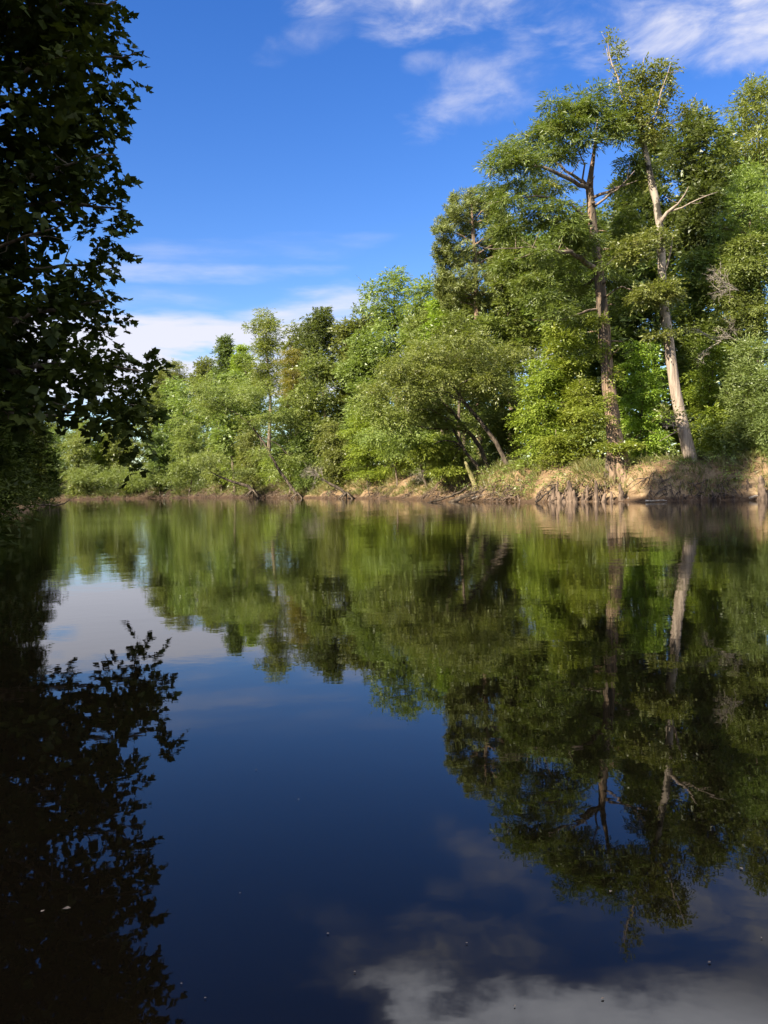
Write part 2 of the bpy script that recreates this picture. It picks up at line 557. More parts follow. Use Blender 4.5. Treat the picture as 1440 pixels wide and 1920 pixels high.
def crown_mesh(name, rg, clumps, n_leaf, L, wr, mat, origin, k=6, Ls=0.7, droop=0.25, flat=0.35, shell=0.5, upb=0.25, nj=0.45, shape=RHOMB):
    p, d, n, _ = sprays(rg, clumps, max(8, n_leaf // k), k, Ls, droop, flat, shell, upb, nj)
    Lr = L * rg.uniform(0.65, 1.25, len(p))
    V, lo, st = leaves_arrays(p - np.asarray(origin), d, n, Lr, Lr * wr, shape)
    LEAF_N[0] += len(p)
    return mesh_from(name, V, lo, st, mat)


def limbs_to(rg, wood, trunk, tr, clumps, sides=5, rmax=0.12, subs=3, mi=0, rise=0.25, min_t=0.15):
    """a limb from the trunk to every clump, with twigs inside the clump"""
    T = np.asarray(trunk)
    for c in clumps:
        cc = np.array(c[:3], float)
        hz = cc[2] - rise * np.linalg.norm(cc[:2] - T[:, :2].mean(0)) - 0.3 * c[4]
        i = int(np.argmin(np.abs(T[:, 2] - hz) + (np.arange(len(T)) < min_t * len(T)) * 50))
        a = T[i]
        ln = np.linalg.norm(cc - a)
        r0 = min(tr[i] * 0.55, 0.018 * ln + 0.02, rmax)
        mid = a + (cc - a) * 0.5 + np.array([0, 0, 0.10 * ln]) + rg.normal(0, 0.06 * ln, 3)
        e = cc + (cc - a) / max(ln, .1) * c[3] * 0.5
        p, r = smooth_path([a, mid, cc, e], [r0, r0 * 0.7, r0 * 0.4, 0.008], max(0.5, ln / 6), rg, 0.015 * ln)
        wood.tube(p, r, sides, mi)
        for q in range(subs):
            v = nrm(rg.normal(size=3) + np.array([0, 0, 0.2]))
            b = cc + (a - cc) * rg.uniform(0, 0.35)
            ee = cc + v * np.array([c[3], c[3], c[4]]) * 0.85
            p, r = smooth_path([b, (b + ee) / 2 + rg.normal(0, 0.08 * c[3], 3), ee], [r0 * 0.35, r0 * 0.22, 0.006], max(0.4, c[3] / 2))
            wood.tube(p, r, 3, mi)


# ------------------------------------------------------------------ the river banks
def vnoise(x, y, seed=0):
    def h(i, j):
        v = np.sin(i * 127.1 + j * 311.7 + seed * 74.7) * 43758.5453
        return v - np.floor(v)
    xi, yi = np.floor(x), np.floor(y)
    fx, fy = x - xi, y - yi
    fx, fy = fx * fx * (3 - 2 * fx), fy * fy * (3 - 2 * fy)
    a, b, c, d = h(xi, yi), h(xi + 1, yi), h(xi, yi + 1), h(xi + 1, yi + 1)
    return (a * (1 - fx) + b * fx) * (1 - fy) + (c * (1 - fx) + d * fx) * fy


RIGHT = np.array([(95, -20), (60, 12), (38, 33), (29, 41), (21, 46.5), (15, 50.5), (10, 55), (6.3, 63), (2.5, 75), (-1.5, 86), (-7.5, 97), (-14.5, 111),
                  (-28, 135), (-45, 155), (-66, 168), (-100, 178), (-170, 184)], float)
LEFT = np.array([(-3.0, -14), (-3.8, -4), (-5.0, 5), (-7.6, 12), (-10.5, 20), (-15, 31), (-21, 44), (-28, 63), (-37.5, 90), (-48, 116), (-62, 134),
                 (-88, 148), (-130, 157), (-175, 162)], float)


def dense(poly, step):
    p, _ = smooth_path(np.c_[poly, np.zeros(len(poly))], np.ones(len(poly)), step)
    return p[:, :2]


RD, LD = dense(RIGHT, 2.0), dense(LEFT, 2.0)


def sdist(pts, line, side):
    """signed distance to the waterline, positive on land"""
    a, b = line[:-1], line[1:]
    best = np.full(len(pts), 1e9)
    sg = np.ones(len(pts))
    for i in range(len(a)):
        ab = b[i] - a[i]
        t = np.clip(((pts - a[i]) @ ab) / (ab @ ab), 0, 1)
        q = pts - (a[i] + t[:, None] * ab)
        dd = np.hypot(q[:, 0], q[:, 1])
        cr = ab[0] * q[:, 1] - ab[1] * q[:, 0]
        u = dd < best
        best = np.where(u, dd, best)
        sg = np.where(u, np.sign(cr), sg)
    return best * sg * side


def land(pts):
    pts = np.atleast_2d(np.asarray(pts, float))
    return np.maximum(sdist(pts, RD, -1.0), sdist(pts, LD, 1.0))


def profile(d, x, y):
    hb = 1.75 + 0.9 * vnoise(x * 0.13, y * 0.13, 1) - 0.5 * np.clip((y - 90) / 60, 0, 1)
    w = 2.2 + 1.8 * vnoise(x * 0.21, y * 0.21, 2)
    t = np.clip((d - 0.35) / w, 0, 1)
    s = t * t * (3 - 2 * t)
    z = np.where(d < 0, d * 0.35, np.minimum(d, 0.6) * 0.35) + hb * s + np.maximum(d - 3, 0) * 0.035
    rill = (vnoise(x * 0.9, y * 0.9, 3) - 0.5) * 0.65 + (vnoise(x * 2.1, y * 2.1, 4) - 0.5) * 0.42 + (vnoise(x * 4.3, y * 4.3, 5) - 0.5) * 0.2
    return z + rill * np.clip(d * 1.2, 0, 1) * (0.35 + 0.65 * np.clip(1.6 - t, 0, 1))


def gz(x, y):
    p = np.array([[x, y]], float)
    return float(profile(land(p), p[:, 0], p[:, 1])[0])


def bank(name, poly, side, s0, s1):
    ln = dense(poly, 0.45)
    tg = nrm(np.gradient(ln, axis=0))
    # smooth the tangent so the offset rows stay tidy
    ker = np.ones(21) / 21
    tg = nrm(np.stack([np.convolve(np.pad(tg[:, i], 10, 'edge'), ker, 'valid') for i in (0, 1)], -1))
    nm = np.stack([-tg[:, 1], tg[:, 0]], -1) * side
    offs = np.concatenate([[-2.5, -1.0, -0.4], np.arange(0, 5.2, 0.3), [5.8, 6.6, 7.6, 9, 11, 13.5]])
    G = ln[:, None, :] + nm[:, None, :] * offs[None, :, None]
    wig = (vnoise(ln[:, 0] * 0.5, ln[:, 1] * 0.5, 7) - 0.5) * 0.9
    G += nm[:, None, :] * wig[:, None, None]
    x, y = G[..., 0], G[..., 1]
    d = np.broadcast_to(offs[None, :], x.shape)
    z = profile(d, x, y)
    n, mcol = x.shape
    V = np.stack([x, y, z], -1).reshape(-1, 3)
    i = np.arange(n - 1)[:, None] * mcol
    j = np.arange(mcol - 1)[None, :]
    q = np.stack([i + j, i + j + 1, i + mcol + j + 1, i + mcol + j], -1).reshape(-1, 4)
    if side < 0:
        q = q[:, ::-1]
    q = q[:, ::-1]
    return obj(name, quads_mesh(name, V, q, MAT['earth'], True), kind='structure')


bank('river_bank', RIGHT, -1.0, 0, 1)
bank('river_bank', LEFT, 1.0, 0, 1)

gx, gy = np.arange(-420, 301, 4.0), np.arange(-160, 521, 4.0)
GX, GY = np.meshgrid(gx, gy)
dd = land(np.c_[GX.ravel(), GY.ravel()])
gzv = profile(dd - 4.0, GX.ravel(), GY.ravel()) - 0.35
gzv = np.where(dd < 3, -1.6, gzv)
nx_ = len(gx)
ii = (np.arange(len(gy) - 1)[:, None] * nx_ + np.arange(nx_ - 1)[None, :]).ravel()
obj('ground', quads_mesh('ground', np.c_[GX.ravel(), GY.ravel(), gzv], np.stack([ii, ii + 1, ii + nx_ + 1, ii + nx_], -1), MAT['earth'], True), kind='structure')
obj('river_water', quads_mesh('river_water', [(-420, -160, 0), (300, -160, 0), (300, 520, 0), (-420, 520, 0)], [(0, 1, 2, 3)], MAT['water']), kind='structure')


# ------------------------------------------------------------------ trees
def base_at(px, Y):
    """tree base on the ground seen near photo column px at depth Y"""
    p = W(px, 915, Y)
    return np.array([p[0], p[1], gz(p[0], p[1])])


SPEC = dict(
    oak=dict(L=0.30, wr=0.55, k=6, Ls=0.75, droop=0.15, flat=0.5, mat='oak', cz=0.72, nj=0.5),
    dark=dict(L=0.32, wr=0.60, k=6, Ls=0.7, droop=0.15, flat=0.5, mat='dark', cz=0.75, nj=0.5),
    airy=dict(L=0.27, wr=0.42, k=7, Ls=0.9, droop=0.2, flat=0.5, mat='olive', cz=0.70, nj=0.55),
    bright=dict(L=0.30, wr=0.62, k=6, Ls=0.7, droop=0.25, flat=0.35, mat='bright', cz=0.55, nj=0.4),
    layer=dict(L=0.25, wr=0.5, k=8, Ls=0.95, droop=0.28, flat=0.2, mat='bright', cz=0.34, nj=0.35),
    olive=dict(L=0.24, wr=0.45, k=8, Ls=0.95, droop=0.38, flat=0.3, mat='olive', cz=0.5, nj=0.45),
    grey=dict(L=0.20, wr=0.45, k=7, Ls=0.6, droop=0.1, flat=0.6, mat='grey', cz=0.8, nj=0.55),
    gold=dict(L=0.30, wr=0.2, k=8, Ls=0.8, droop=0.3, flat=0.15, mat='gold', cz=0.35, nj=0.4),
)


def crown_clumps(rg, ax0, ax1, Rr, n, cs, shape, cz):
    out = []
    for i in range(n):
        t = min(0.99, max(0.0, (i + 0.5) / n + rg.normal(0, 0.04)))
        if shape == 'round':
            r = math.sqrt(max(0.05, 1 - ((t - 0.40) / 0.64) ** 2))
        elif shape == 'cone':
            r = 1.02 - 0.95 * t
        elif shape == 'column':
            r = 0.55 + 0.45 * math.sin(math.pi * min(1, t * 1.1))
            r *= 1 if t < 0.75 else 1 - (t - 0.75) * 2.4
        else:  # spread: wide, low mass
            r = 0.9 if t < 0.5 else 1.0 - (t - 0.5) * 0.9
        a = i * 2.39996 + rg.normal(0, 0.35)
        rad = Rr * r * (rg.uniform(0.35, 0.95) if i % 3 else rg.uniform(0.0, 0.5))
        c = ax0 + (ax1 - ax0) * t + np.array([math.cos(a) * rad, math.sin(a) * rad, rg.normal(0, 0.25)])
        s = cs * rg.uniform(0.65, 1.3) * (1 if t < 0.8 else 0.75)
        out.append((*c, s, s * cz * rg.uniform(0.8, 1.2)))
    return out


def subclumps(rg, cl, m=4, lo=.30, hi=.66, keep=.78):
    """break every leaf clump into smaller uneven ones"""
    out = []
    for c in cl:
        out.append((c[0], c[1], c[2], c[3] * keep, c[4] * keep))
        for _ in range(m):
            v = nrm(rg.normal(size=3) + np.array([0, 0, .15]))
            q = rg.uniform(.45, .95)
            f = rg.uniform(lo, hi)
            out.append((c[0] + v[0] * q * c[3], c[1] + v[1] * q * c[3], c[2] + v[2] * q * c[4], c[3] * f, max(c[4] * f, .12)))
    return out


TREES = []


def tree(name, label, cat, kind, px, Y, ytop, ybot, hw, shape='round', n=None, dens=1.0, bark='bark', lean=0.0, group=None, tr=None, mat=None, seed=None, cs=None):
    """a tree standing Y metres off; its top, crown foot and half width were measured in the photo and turn into metres here"""
    rg = np.random.default_rng(seed if seed is not None else int(px * 7 + Y * 13 + ytop))
    sp = SPEC[kind]
    while land(W(px, 915, Y)[None, :2])[0] < 1.2:
        Y += 0.4
    b = base_at(px, Y)
    k = mpp(Y)
    topz = W(px, ytop, Y)[2]
    botz = max(b[2] + 0.3, W(px, ybot, Y)[2])
    Rr = hw * k
    H = topz - b[2]
    leanv = np.array([lean * H, 0, 0])
    cs = cs if cs else np.clip(Rr * 0.36, 0.55, 1.9)
    ax0 = b + leanv * ((botz - b[2]) / H)
    ax0[2] = botz + cs * 0.3
    ax1 = b + leanv
    ax1[2] = topz - cs * 0.55
    vol = max(1.0, (topz - botz)) * Rr
    n = n or int(np.clip(vol / (cs * cs) * 1.35, 9, 70))
    cl = crown_clumps(rg, ax0, ax1, max(Rr - cs * 0.75, 0.15), n, cs, shape, sp['cz'])
    tr = tr or np.clip(H * 0.012, 0.05, 0.4)
    tw = [b + np.array([0, 0, -0.3]), b + np.array([0, 0, 0.05 * H]) + leanv * 0.05]
    for f in (0.25, 0.5, 0.75, 0.93):
        q = b + leanv * f + rg.normal(0, 0.012 * H, 3) * np.array([1, 1, 0])
        q[2] = b[2] + H * f
        tw.append(q)
    rr = [tr * 1.7, tr * 1.05, tr * 0.9, tr * 0.65, tr * 0.35, 0.02]
    P, r = smooth_path(tw, rr, 0.9)
    wd = Wood()
    wd.tube(P, r, 8, 0, 0.03, rg)
    limbs_to(rg, wd, P, r, cl, 4, 0.14, 2)
    e = thing(name, label, cat, b, group)
    obj('trunk', wd.mesh('trunk', MAT[bark], b), e)
    L = sp['L'] * (0.72 + Y / 210)
    area = sum(2.2 * math.pi * c[3] * (c[3] + c[4]) for c in cl)
    nl = int(dens * area * 1.2 / (L * L * sp['wr'] * 0.5))
    nl = int(nl * 1.6)
    L *= 0.92
    cap = 23400 if Y < 95 else 16000
    if nl > cap:
        L *= math.sqrt(min(nl / cap, 1.7))
        nl = cap
    obj('crown', crown_mesh('crown', rg, subclumps(rg, cl), nl, L, sp['wr'], MAT[mat or sp['mat']], b, sp['k'], sp['Ls'], sp['droop'], sp['flat'], 0.25, 0.3, sp['nj'], TRI), e, kind='stuff')
    TREES.append(e)
    return e


def px_clumps(rg, lst, Y, spread=1.5, zs=1.0):
    out = []
    for c in lst:
        px, py, rx, rz = c[:4]
        y = Y + (c[4] if len(c) > 4 else rg.uniform(-spread, spread))
        p = W(px, py, y)
        out.append((*p, rx * mpp(y), rz * mpp(y) * zs))
    return out


def px_path(lst, Y):
    return [W(p[0], p[1], Y + (p[2] if len(p) > 2 else 0)) for p in lst]


# --- the big bald cypress
def cypress():
    rg = np.random.default_rng(5)
    Y = 53.5
    tp = px_path([(1164, 925), (1161, 890), (1157, 850), (1150, 800), (1143, 740), (1134, 640), (1128, 560), (1121, 490), (1113, 435), (1108, 385), (1105, 352), (1111, 305), (1117, 260), (1121, 215)], Y)
    rr = [0.98, 0.84, 0.62, 0.49, 0.43, 0.375, 0.34, 0.31, 0.285, 0.265, 0.23, 0.13, 0.09, 0.03]
    b = tp[0].copy()
    b[2] = 0.1
    e = thing('bald_cypress', 'big bald cypress with flared reddish trunk and flat spreading boughs above the bank', 'tree', b)
    P, r = smooth_path(tp, rr, 0.6)
    wd = Wood()
    n = 14
    wd.tube(P, r, n, 0, 0.06, rg)
    # buttress ribs down the flared foot
    for a in np.arange(7) * 0.9 + 0.3:
        q0 = np.array([math.cos(a), math.sin(a), 0])
        c0, c1, c2 = tp[0], tp[1], tp[3]
        pp = [c0 + q0 * 1.15 + np.array([0, 0, -0.6]), c1 + q0 * 0.78, tp[2] + q0 * 0.5, c2 + q0 * 0.30]
        p, r2 = smooth_path(pp, [0.30, 0.24, 0.16, 0.05], 0.5)
        wd.tube(p, r2, 7, 0, 0.05, rg)
    for f in np.linspace(.30, .80, 16):
        i = int(f * len(P))
        a = rg.uniform(0, 6.28)
        q0 = np.array([math.cos(a), math.sin(a) * .9, rg.uniform(-.1, .5)])
        ln = rg.uniform(.35, 1.3)
        p, r2 = smooth_path([P[i], P[i] + q0 * (r[i] + ln * .5), P[i] + q0 * (r[i] + ln) + rg.normal(0, .1, 3)], [.09, .05, .015], .3)
        wd.tube(p, r2, 5)
    obj('trunk', wd.mesh('trunk', MAT['bark_cyp'], b), e)
    limbs = [
        ([(1104, 354), (1075, 340, -1), (1037, 321, -2), (1000, 310, -2.5), (959, 306, -3), (936, 319, -3.2), (913, 333, -3.4)], 0.19),
        ([(1105, 350), (1072, 330, 1), (1040, 304, 2), (1018, 286, 2.6), (985, 272, 3)], 0.15),
        ([(1106, 352), (1092, 335, -.6), (1098, 310, -1.2), (1085, 285, -1.6), (1062, 268, -2)], 0.10),
        ([(1116, 260), (1137, 268, -.4), (1150, 245, -.6), (1160, 220, -.8)], 0.07),
        ([(1116, 262), (1100, 250, .5), (1085, 225, .9), (1070, 205, 1.2)], 0.07),
        ([(1110, 372), (1140, 358, -1), (1170, 347, -1.6), (1196, 338, -2)], 0.15),
        ([(1112, 388), (1135, 372, -1), (1158, 355, -1.8), (1190, 320, -2.4)], 0.12),
        ([(1116, 425), (1082, 394, -1), (1032, 371, -2), (986, 368, -2.6), (917, 382, -3)], 0.13),
        ([(1118, 450), (1046, 455, -1.5), (986, 464, -2.5), (913, 465, -3)], 0.09),
        ([(1124, 515), (1096, 489, -1.5), (1057, 472, -3), (1010, 474, -4.2), (965, 486, -5)], 0.26),
        ([(1124, 505), (1160, 480, 1), (1190, 470, 1.5)], 0.10),
        ([(1120, 580), (1089, 586, -1), (1055, 597, -2), (1000, 600, -3)], 0.10),
        ([(1122, 520), (1080, 540, 2), (1020, 555, 3)], 0.10),
        ([(1126, 560), (1165, 540, -1.4), (1190, 545, -2)], 0.08),
        ([(1112, 400), (1085, 412, 2), (1010, 415, 3)], 0.10),
    ]
    for pts, r0 in limbs:
        pw = px_path(pts, Y)
        p, r = smooth_path(pw, np.linspace(r0 * .85, 0.018, len(pw)), 0.5, rg, 0.05)
        w2 = Wood()
        w2.tube(p, r, 6)
        for i in range(3, len(p) - 1, 2):
            v = nrm(rg.normal(size=3) * np.array([1, 1, .6]) + np.array([0, 0, .45]))
            ln = rg.uniform(0.6, 1.5)
            q, r2 = smooth_path([p[i], p[i] + v * ln * .5, p[i] + v * ln + np.array([0, 0, .1])], [r[i] * .45, .02, .008], .4)
            w2.tube(q, r2, 4)
        obj('limb', w2.mesh('limb', MAT['bark_limb'], b), e)
    cl = [(1065, 213, 35, 20), (1095, 203, 30, 22), (1130, 200, 35, 20), (1160, 213, 22, 20), (1040, 240, 35, 15), (1080, 250, 35, 13), (1152, 245, 28, 14),
          (1000, 265, 35, 12), (965, 276, 30, 10), (940, 292, 22, 10), (921, 318, 11, 14), (1020, 285, 30, 10), (1060, 285, 28, 10),
          (1000, 328, 30, 11), (960, 345, 28, 11), (1035, 348, 26, 10), (985, 364, 30, 8), (930, 360, 20, 10),
          (1050, 392, 35, 14), (1085, 412, 24, 12), (1010, 410, 32, 13), (960, 427, 30, 11), (1070, 440, 35, 14), (1112, 455, 32, 14), (1152, 435, 30, 14),
          (1182, 298, 27, 16), (1205, 320, 20, 14), (1190, 343, 25, 9), (1178, 400, 20, 11), (1020, 462, 30, 11), (980, 485, 35, 11), (1050, 502, 30, 11),
          (1000, 522, 40, 13), (1070, 542, 40, 14), (1030, 567, 40, 11), (1090, 592, 30, 9), (1152, 522, 33, 12), (1182, 560, 28, 11), (940, 500, 22, 10), (1170, 480, 26, 12), (1000, 302, 26, 8, -3.4), (960, 297, 24, 8, -3.8), (930, 312, 14, 10, -3.8),
          (950, 372, 22, 7, -3.8), (1020, 468, 28, 8, -5)]
    cw = px_clumps(rg, cl, Y, 3.0)
    vine = px_clumps(rg, [(1126, 655, 13, 18, -.7), (1150, 700, 11, 16, -.6), (1136, 745, 12, 15, -.7), (1172, 836, 30, 5, -1.2), (1128, 835, 14, 6, -1.2),
                          (1146, 790, 10, 12, -.7), (1122, 600, 10, 12, -.6), (1105, 770, 26, 10, -1.6)], Y, .5)
    obj('vine', crown_mesh('vine', rg, subclumps(rg, vine), 4600, .21, .6, MAT['bright'], b, 6, .5, .3, .3, .2, .2, .45, TRI), e, kind='stuff', label='bright climbing leaves around the cypress trunk')
    # each bough is a heap of smaller flat sprays
    sub = []
    for c in cw:
        for _ in range(6):
            a, q = rg.uniform(0, 6.28), rg.uniform(.2, .85)
            s = c[3] * rg.uniform(.25, .6)
            sub.append((c[0] + math.cos(a) * q * c[3] * 1.1, c[1] + math.sin(a) * q * c[3] * 1.1, c[2] + rg.normal(0, .75) * c[4] - .25 * q * c[4], s, max(.16, c[4] * rg.uniform(.35, .9))))
    obj('crown', crown_mesh('crown', rg, sub, 66000, 0.31, 0.22, MAT['cypress'], b, 10, 0.75, 0.3, 0.25, 0.1, 0.2, 0.45), e, kind='stuff')


cypress()


# --- tall pale leaning tree
def tall_leaner():
    rg = np.random.default_rng(6)
    Y = 52.0
    pts = [(1303, 900), (1296, 868), (1283, 810), (1268, 740), (1256, 660), (1246, 580), (1241, 510), (1238, 440), (1230, 375), (1219, 325), (1207, 270), (1199, 235), (1190, 205)]
    rr = [0.52, 0.43, 0.38, 0.345, 0.315, 0.285, 0.26, 0.24, 0.215, 0.195, 0.16, 0.12, 0.07]
    tp = px_path(pts, Y)
    b = tp[0].copy()
    e = thing('leaning_tree', 'tall slender pale trunk leaning left with a sparse ragged top above all others', 'tree', b)
    P, r = smooth_path(tp, rr, 0.6)
    w1, w2 = Wood(), Wood()
    cut = int(len(P) * 0.42)
    w1.tube(P[:cut + 1], r[:cut + 1], 12, 0, 0.03, rg)
    for a in (0.2, 2.2, 4.1, 5.2):
        q0 = np.array([math.cos(a), math.sin(a), 0])
        p, r3 = smooth_path([tp[0] + q0 * .95 + np.array([0, 0, -.7]), tp[0] + q0 * .5 + np.array([0, 0, .1]), tp[1] + q0 * .25], [.2, .2, .1], .5)
        w1.tube(p, r3, 6, 0, .05, rg)
    obj('trunk', w1.mesh('trunk', MAT['bark_pale'], b), e, label='smooth pale lower trunk')
    w2.tube(P[cut:], r[cut:], 10, 0, 0.10, rg)
    obj('upper_trunk', w2.mesh('upper_trunk', MAT['bark_mottled'], b), e, label='mottled flaking upper trunk')
    limbs = [([(1199, 237), (1180, 222), (1166, 178), (1154, 133), (1143, 100), (1141, 60)], .10),
             ([(1192, 208), (1202, 177, 1), (1205, 140, 1), (1207, 108, 1)], .08),
             ([(1200, 240), (1229, 222, -1), (1238, 177, -1), (1257, 122, -1)], .08),
             ([(1236, 420), (1252, 400, -.5), (1272, 382, -1), (1291, 350, -1.4)], .15),
             ([(1258, 396, -.6), (1280, 388, -1), (1310, 372, -1.2), (1345, 360, -1)], .06),
             ([(1240, 520), (1249, 500, -.3), (1257, 470, -.6), (1262, 440, -1)], .12),
             ([(1205, 265), (1240, 250, 1), (1280, 215, 2), (1305, 195, 2)], .06),
             ([(1246, 575), (1225, 560, -1), (1200, 555, -2)], .07),
             ([(1281, 805), (1255, 815, -1), (1236, 828, -1.4)], .03),
             ([(1238, 450), (1215, 452, -1), (1185, 462, -2)], .05),
             ([(1153, 132), (1145, 118, -.3), (1137, 90, -.5)], .025)]
    for p0, r0 in limbs:
        pw = px_path(p0, Y)
        p, r = smooth_path(pw, np.linspace(r0, .015, len(pw)), .5, rg, .03)
        w = Wood()
        w.tube(p, r, 6)
        for i in range(2, len(p) - 1, 2):
            v = nrm(rg.normal(size=3) + np.array([0, 0, .6]))
            ln = rg.uniform(.4, 1.1)
            q, r2 = smooth_path([p[i], p[i] + v * ln * .5, p[i] + v * ln + np.array([0, 0, .1])], [r[i] * .5, .015, .006], .4)
            w.tube(q, r2, 4)
        obj('limb', w.mesh('limb', MAT['bark_pale'], b), e)
    cl = [(1148, 72, 8, 12), (1160, 98, 8, 14), (1157, 130, 7, 14), (1168, 160, 9, 14), (1182, 192, 22, 22), (1205, 165, 24, 22), (1210, 132, 18, 15), (1236, 152, 15, 15),
          (1249, 126, 14, 12), (1252, 170, 13, 15), (1200, 218, 28, 18), (1226, 200, 22, 20), (1236, 236, 18, 16), (1164, 175, 12, 16), (1218, 255, 18, 10), (1290, 208, 14, 8), (1308, 196, 10, 7),
          (1228, 548, 42, 16, -2), (1250, 540, 30, 14, -1.5), (1205, 560, 26, 12, -2), (1195, 458, 34, 15, -2), (1225, 445, 26, 14, -1), (1180, 480, 24, 12, -2),
          (1222, 340, 8, 16), (1246, 300, 14, 10, 1), (1255, 625, 14, 8, -1), (1258, 770, 16, 9, -1), (1232, 625, 16, 8, -1)]
    cw = px_clumps(rg, cl, Y, 1.0)
    obj('crown', crown_mesh('crown', rg, subclumps(rg, cw, 3), 17000, 0.20, 0.55, MAT['olive'], b, 6, 0.6, 0.2, 0.5, 0.15, 0.1, 0.55), e, kind='stuff')


tall_leaner()


# --- pine
def pine():
    rg = np.random.default_rng(8)
    Y = 78.0
    tp = px_path([(900, 905), (897, 700), (893, 560), (890, 480), (886, 420), (884, 372)], Y)
    rr = [.36, .3, .25, .2, .13, .03]
    b = tp[0].copy()
    b[2] = gz(b[0], b[1])
    e = thing('pine_tree', 'dark green pine with tufted rounded top behind the cypress boughs', 'tree', b)
    P, r = smooth_path(tp, rr, .8)
    wd = Wood()
    wd.tube(P, r, 9, 0, .03, rg)
    cl = [(862, 380, 26, 13), (895, 370, 22, 12), (928, 377, 22, 12), (842, 418, 24, 13), (880, 418, 26, 13), (925, 420, 26, 13), (828, 466, 18, 12), (860, 470, 26, 13),
          (910, 470, 26, 13), (945, 452, 18, 12), (834, 505, 20, 11), (880, 520, 30, 13), (930, 510, 26, 12), (850, 548, 26, 12), (915, 552, 28, 12), (955, 480, 18, 10), (828, 535, 12, 8)]
    cw = px_clumps(rg, [(c[0], c[1], c[2] * 1.2, c[3] * 1.5) for c in cl] + [(c[0] + rg.uniform(-12, 12), c[1] + 18, c[2], c[3] * 1.2) for c in cl], Y, 3.0)
    limbs_to(rg, wd, P, r, cw, 5, .10, 3, 0, .15, .4)
    obj('trunk', wd.mesh('trunk', MAT['bark_cyp'], b), e)
    # needles stand out from twig ends in tufts
    tuft = []
    for c in cw:
        for _ in range(48):
            v = nrm(rg.normal(size=3) + np.array([0, 0, .25]))
            tuft.append(np.array(c[:3]) + v * np.array([c[3], c[3], c[4]]) * rg.uniform(.45, 1.05))
    tuft = np.array(tuft)
    kk = 36
    o = np.repeat(tuft, kk, 0)
    v = rg.normal(size=o.shape)
    v[:, 2] = v[:, 2] * .8 + .3
    v = nrm(v)
    L = rg.uniform(.3, .5, len(o))
    V, lo, st = leaves_arrays(o - b + v * .05, v, rg.normal(size=o.shape), L, L * .13)
    LEAF_N[0] += len(o)
    obj('crown', mesh_from('crown', V, lo, st, MAT['pine']), e, kind='stuff')


pine()


# --- the leaning trees over the driftwood
def leaning(name, label, pts, rr, Y, cl, n_leaf, seed, bark='bark_dark', mat='olive', root=True):
    rg = np.random.default_rng(seed)
    tp = px_path(pts, Y)
    b = tp[0].copy()
    e = thing(name, label, 'tree', b, None)
    P, r = smooth_path(tp, rr, .5, rg, .02)
    wd = Wood()
    wd.tube(P, r, 9, 0, .05, rg)
    cw = px_clumps(rg, [(c[0] + rg.normal(0, 12), c[1] + rg.normal(0, 9), c[2] * rg.uniform(.6, 1.15), c[3] * rg.uniform(.7, 1.2)) for c in cl], Y, 2.6) if cl else []
    if cw:
        limbs_to(rg, wd, P, r, cw, 4, .08, 3, 0, .1, .5)
    if root:
        for a in np.arange(5) * 1.25 + .4:
            q0 = np.array([math.cos(a), math.sin(a), 0])
            p, r3 = smooth_path([tp[0] + np.array([0, 0, .25]), tp[0] + q0 * .5 + np.array([0, 0, -.05]), tp[0] + q0 * 1.3 + np.array([0, 0, -.75])], [rr[0] * .6, rr[0] * .45, .04], .3)
            wd.tube(p, r3, 5, 0, .05, rg)
    obj('trunk', wd.mesh('trunk', MAT[bark], b), e)
    if cw:
        obj('crown', crown_mesh('crown', rg, subclumps(rg, cw, 6, .3, .7), int(n_leaf * 1.5), .25, .5, MAT[mat], b, 8, .8, .3, .3, .2, .25, .5, TRI), e, kind='stuff')
    return e


leaning('leaning_tree', 'rightmost dark leaning trunk of the three above the driftwood pile', [(972, 912), (955, 880), (930, 830), (900, 790), (868, 750), (845, 715), (830, 690)],
        [.27, .20, .165, .15, .12, .10, .05], 63, [(850, 660, 55, 30), (800, 670, 50, 28), (900, 680, 45, 25), (760, 700, 50, 26), (830, 710, 45, 24), (880, 720, 40, 22), (930, 710, 36, 22),
                                                   (720, 730, 36, 22), (780, 735, 40, 20), (860, 640, 40, 18), (940, 670, 34, 20)], 21000, 21)
leaning('leaning_tree', 'middle leaning trunk of the three above the driftwood pile', [(922, 908), (912, 870), (895, 830), (870, 800), (845, 770), (820, 745)], [.24, .19, .16, .14, .11, .05], 66,
        [(780, 770, 45, 22), (735, 770, 40, 22), (820, 765, 40, 20), (700, 760, 36, 22), (750, 800, 40, 18), (850, 790, 30, 14)], 12000, 22)
leaning('leaning_tree', 'thin leftmost leaning trunk forking low above the driftwood pile', [(918, 906), (900, 880), (875, 850), (858, 820), (845, 798), (825, 780)], [.2, .15, .13, .11, .09, .04], 65.5,
        [(850, 845, 34, 10), (815, 835, 40, 12), (840, 865, 36, 10), (790, 850, 30, 10)], 7000, 23, mat='bright')
leaning('broken_stump', 'short mossy yellow-green broken trunk beside the driftwood pile', [(893, 918), (885, 895), (878, 880), (872, 866)], [.27, .20, .165, .12], 65, None, 0, 24, 'bark_moss')
leaning('slim_tree', 'slim crooked bare-based tree standing on the sandy bank left of the driftwood', [(803, 922), (795, 895), (788, 870), (780, 845), (772, 815), (768, 780)],
        [.17, .13, .12, .1, .08, .04], 76, [(760, 800, 42, 20), (790, 820, 36, 14), (740, 830, 40, 16), (770, 850, 36, 12), (720, 810, 30, 16)], 9000, 25)
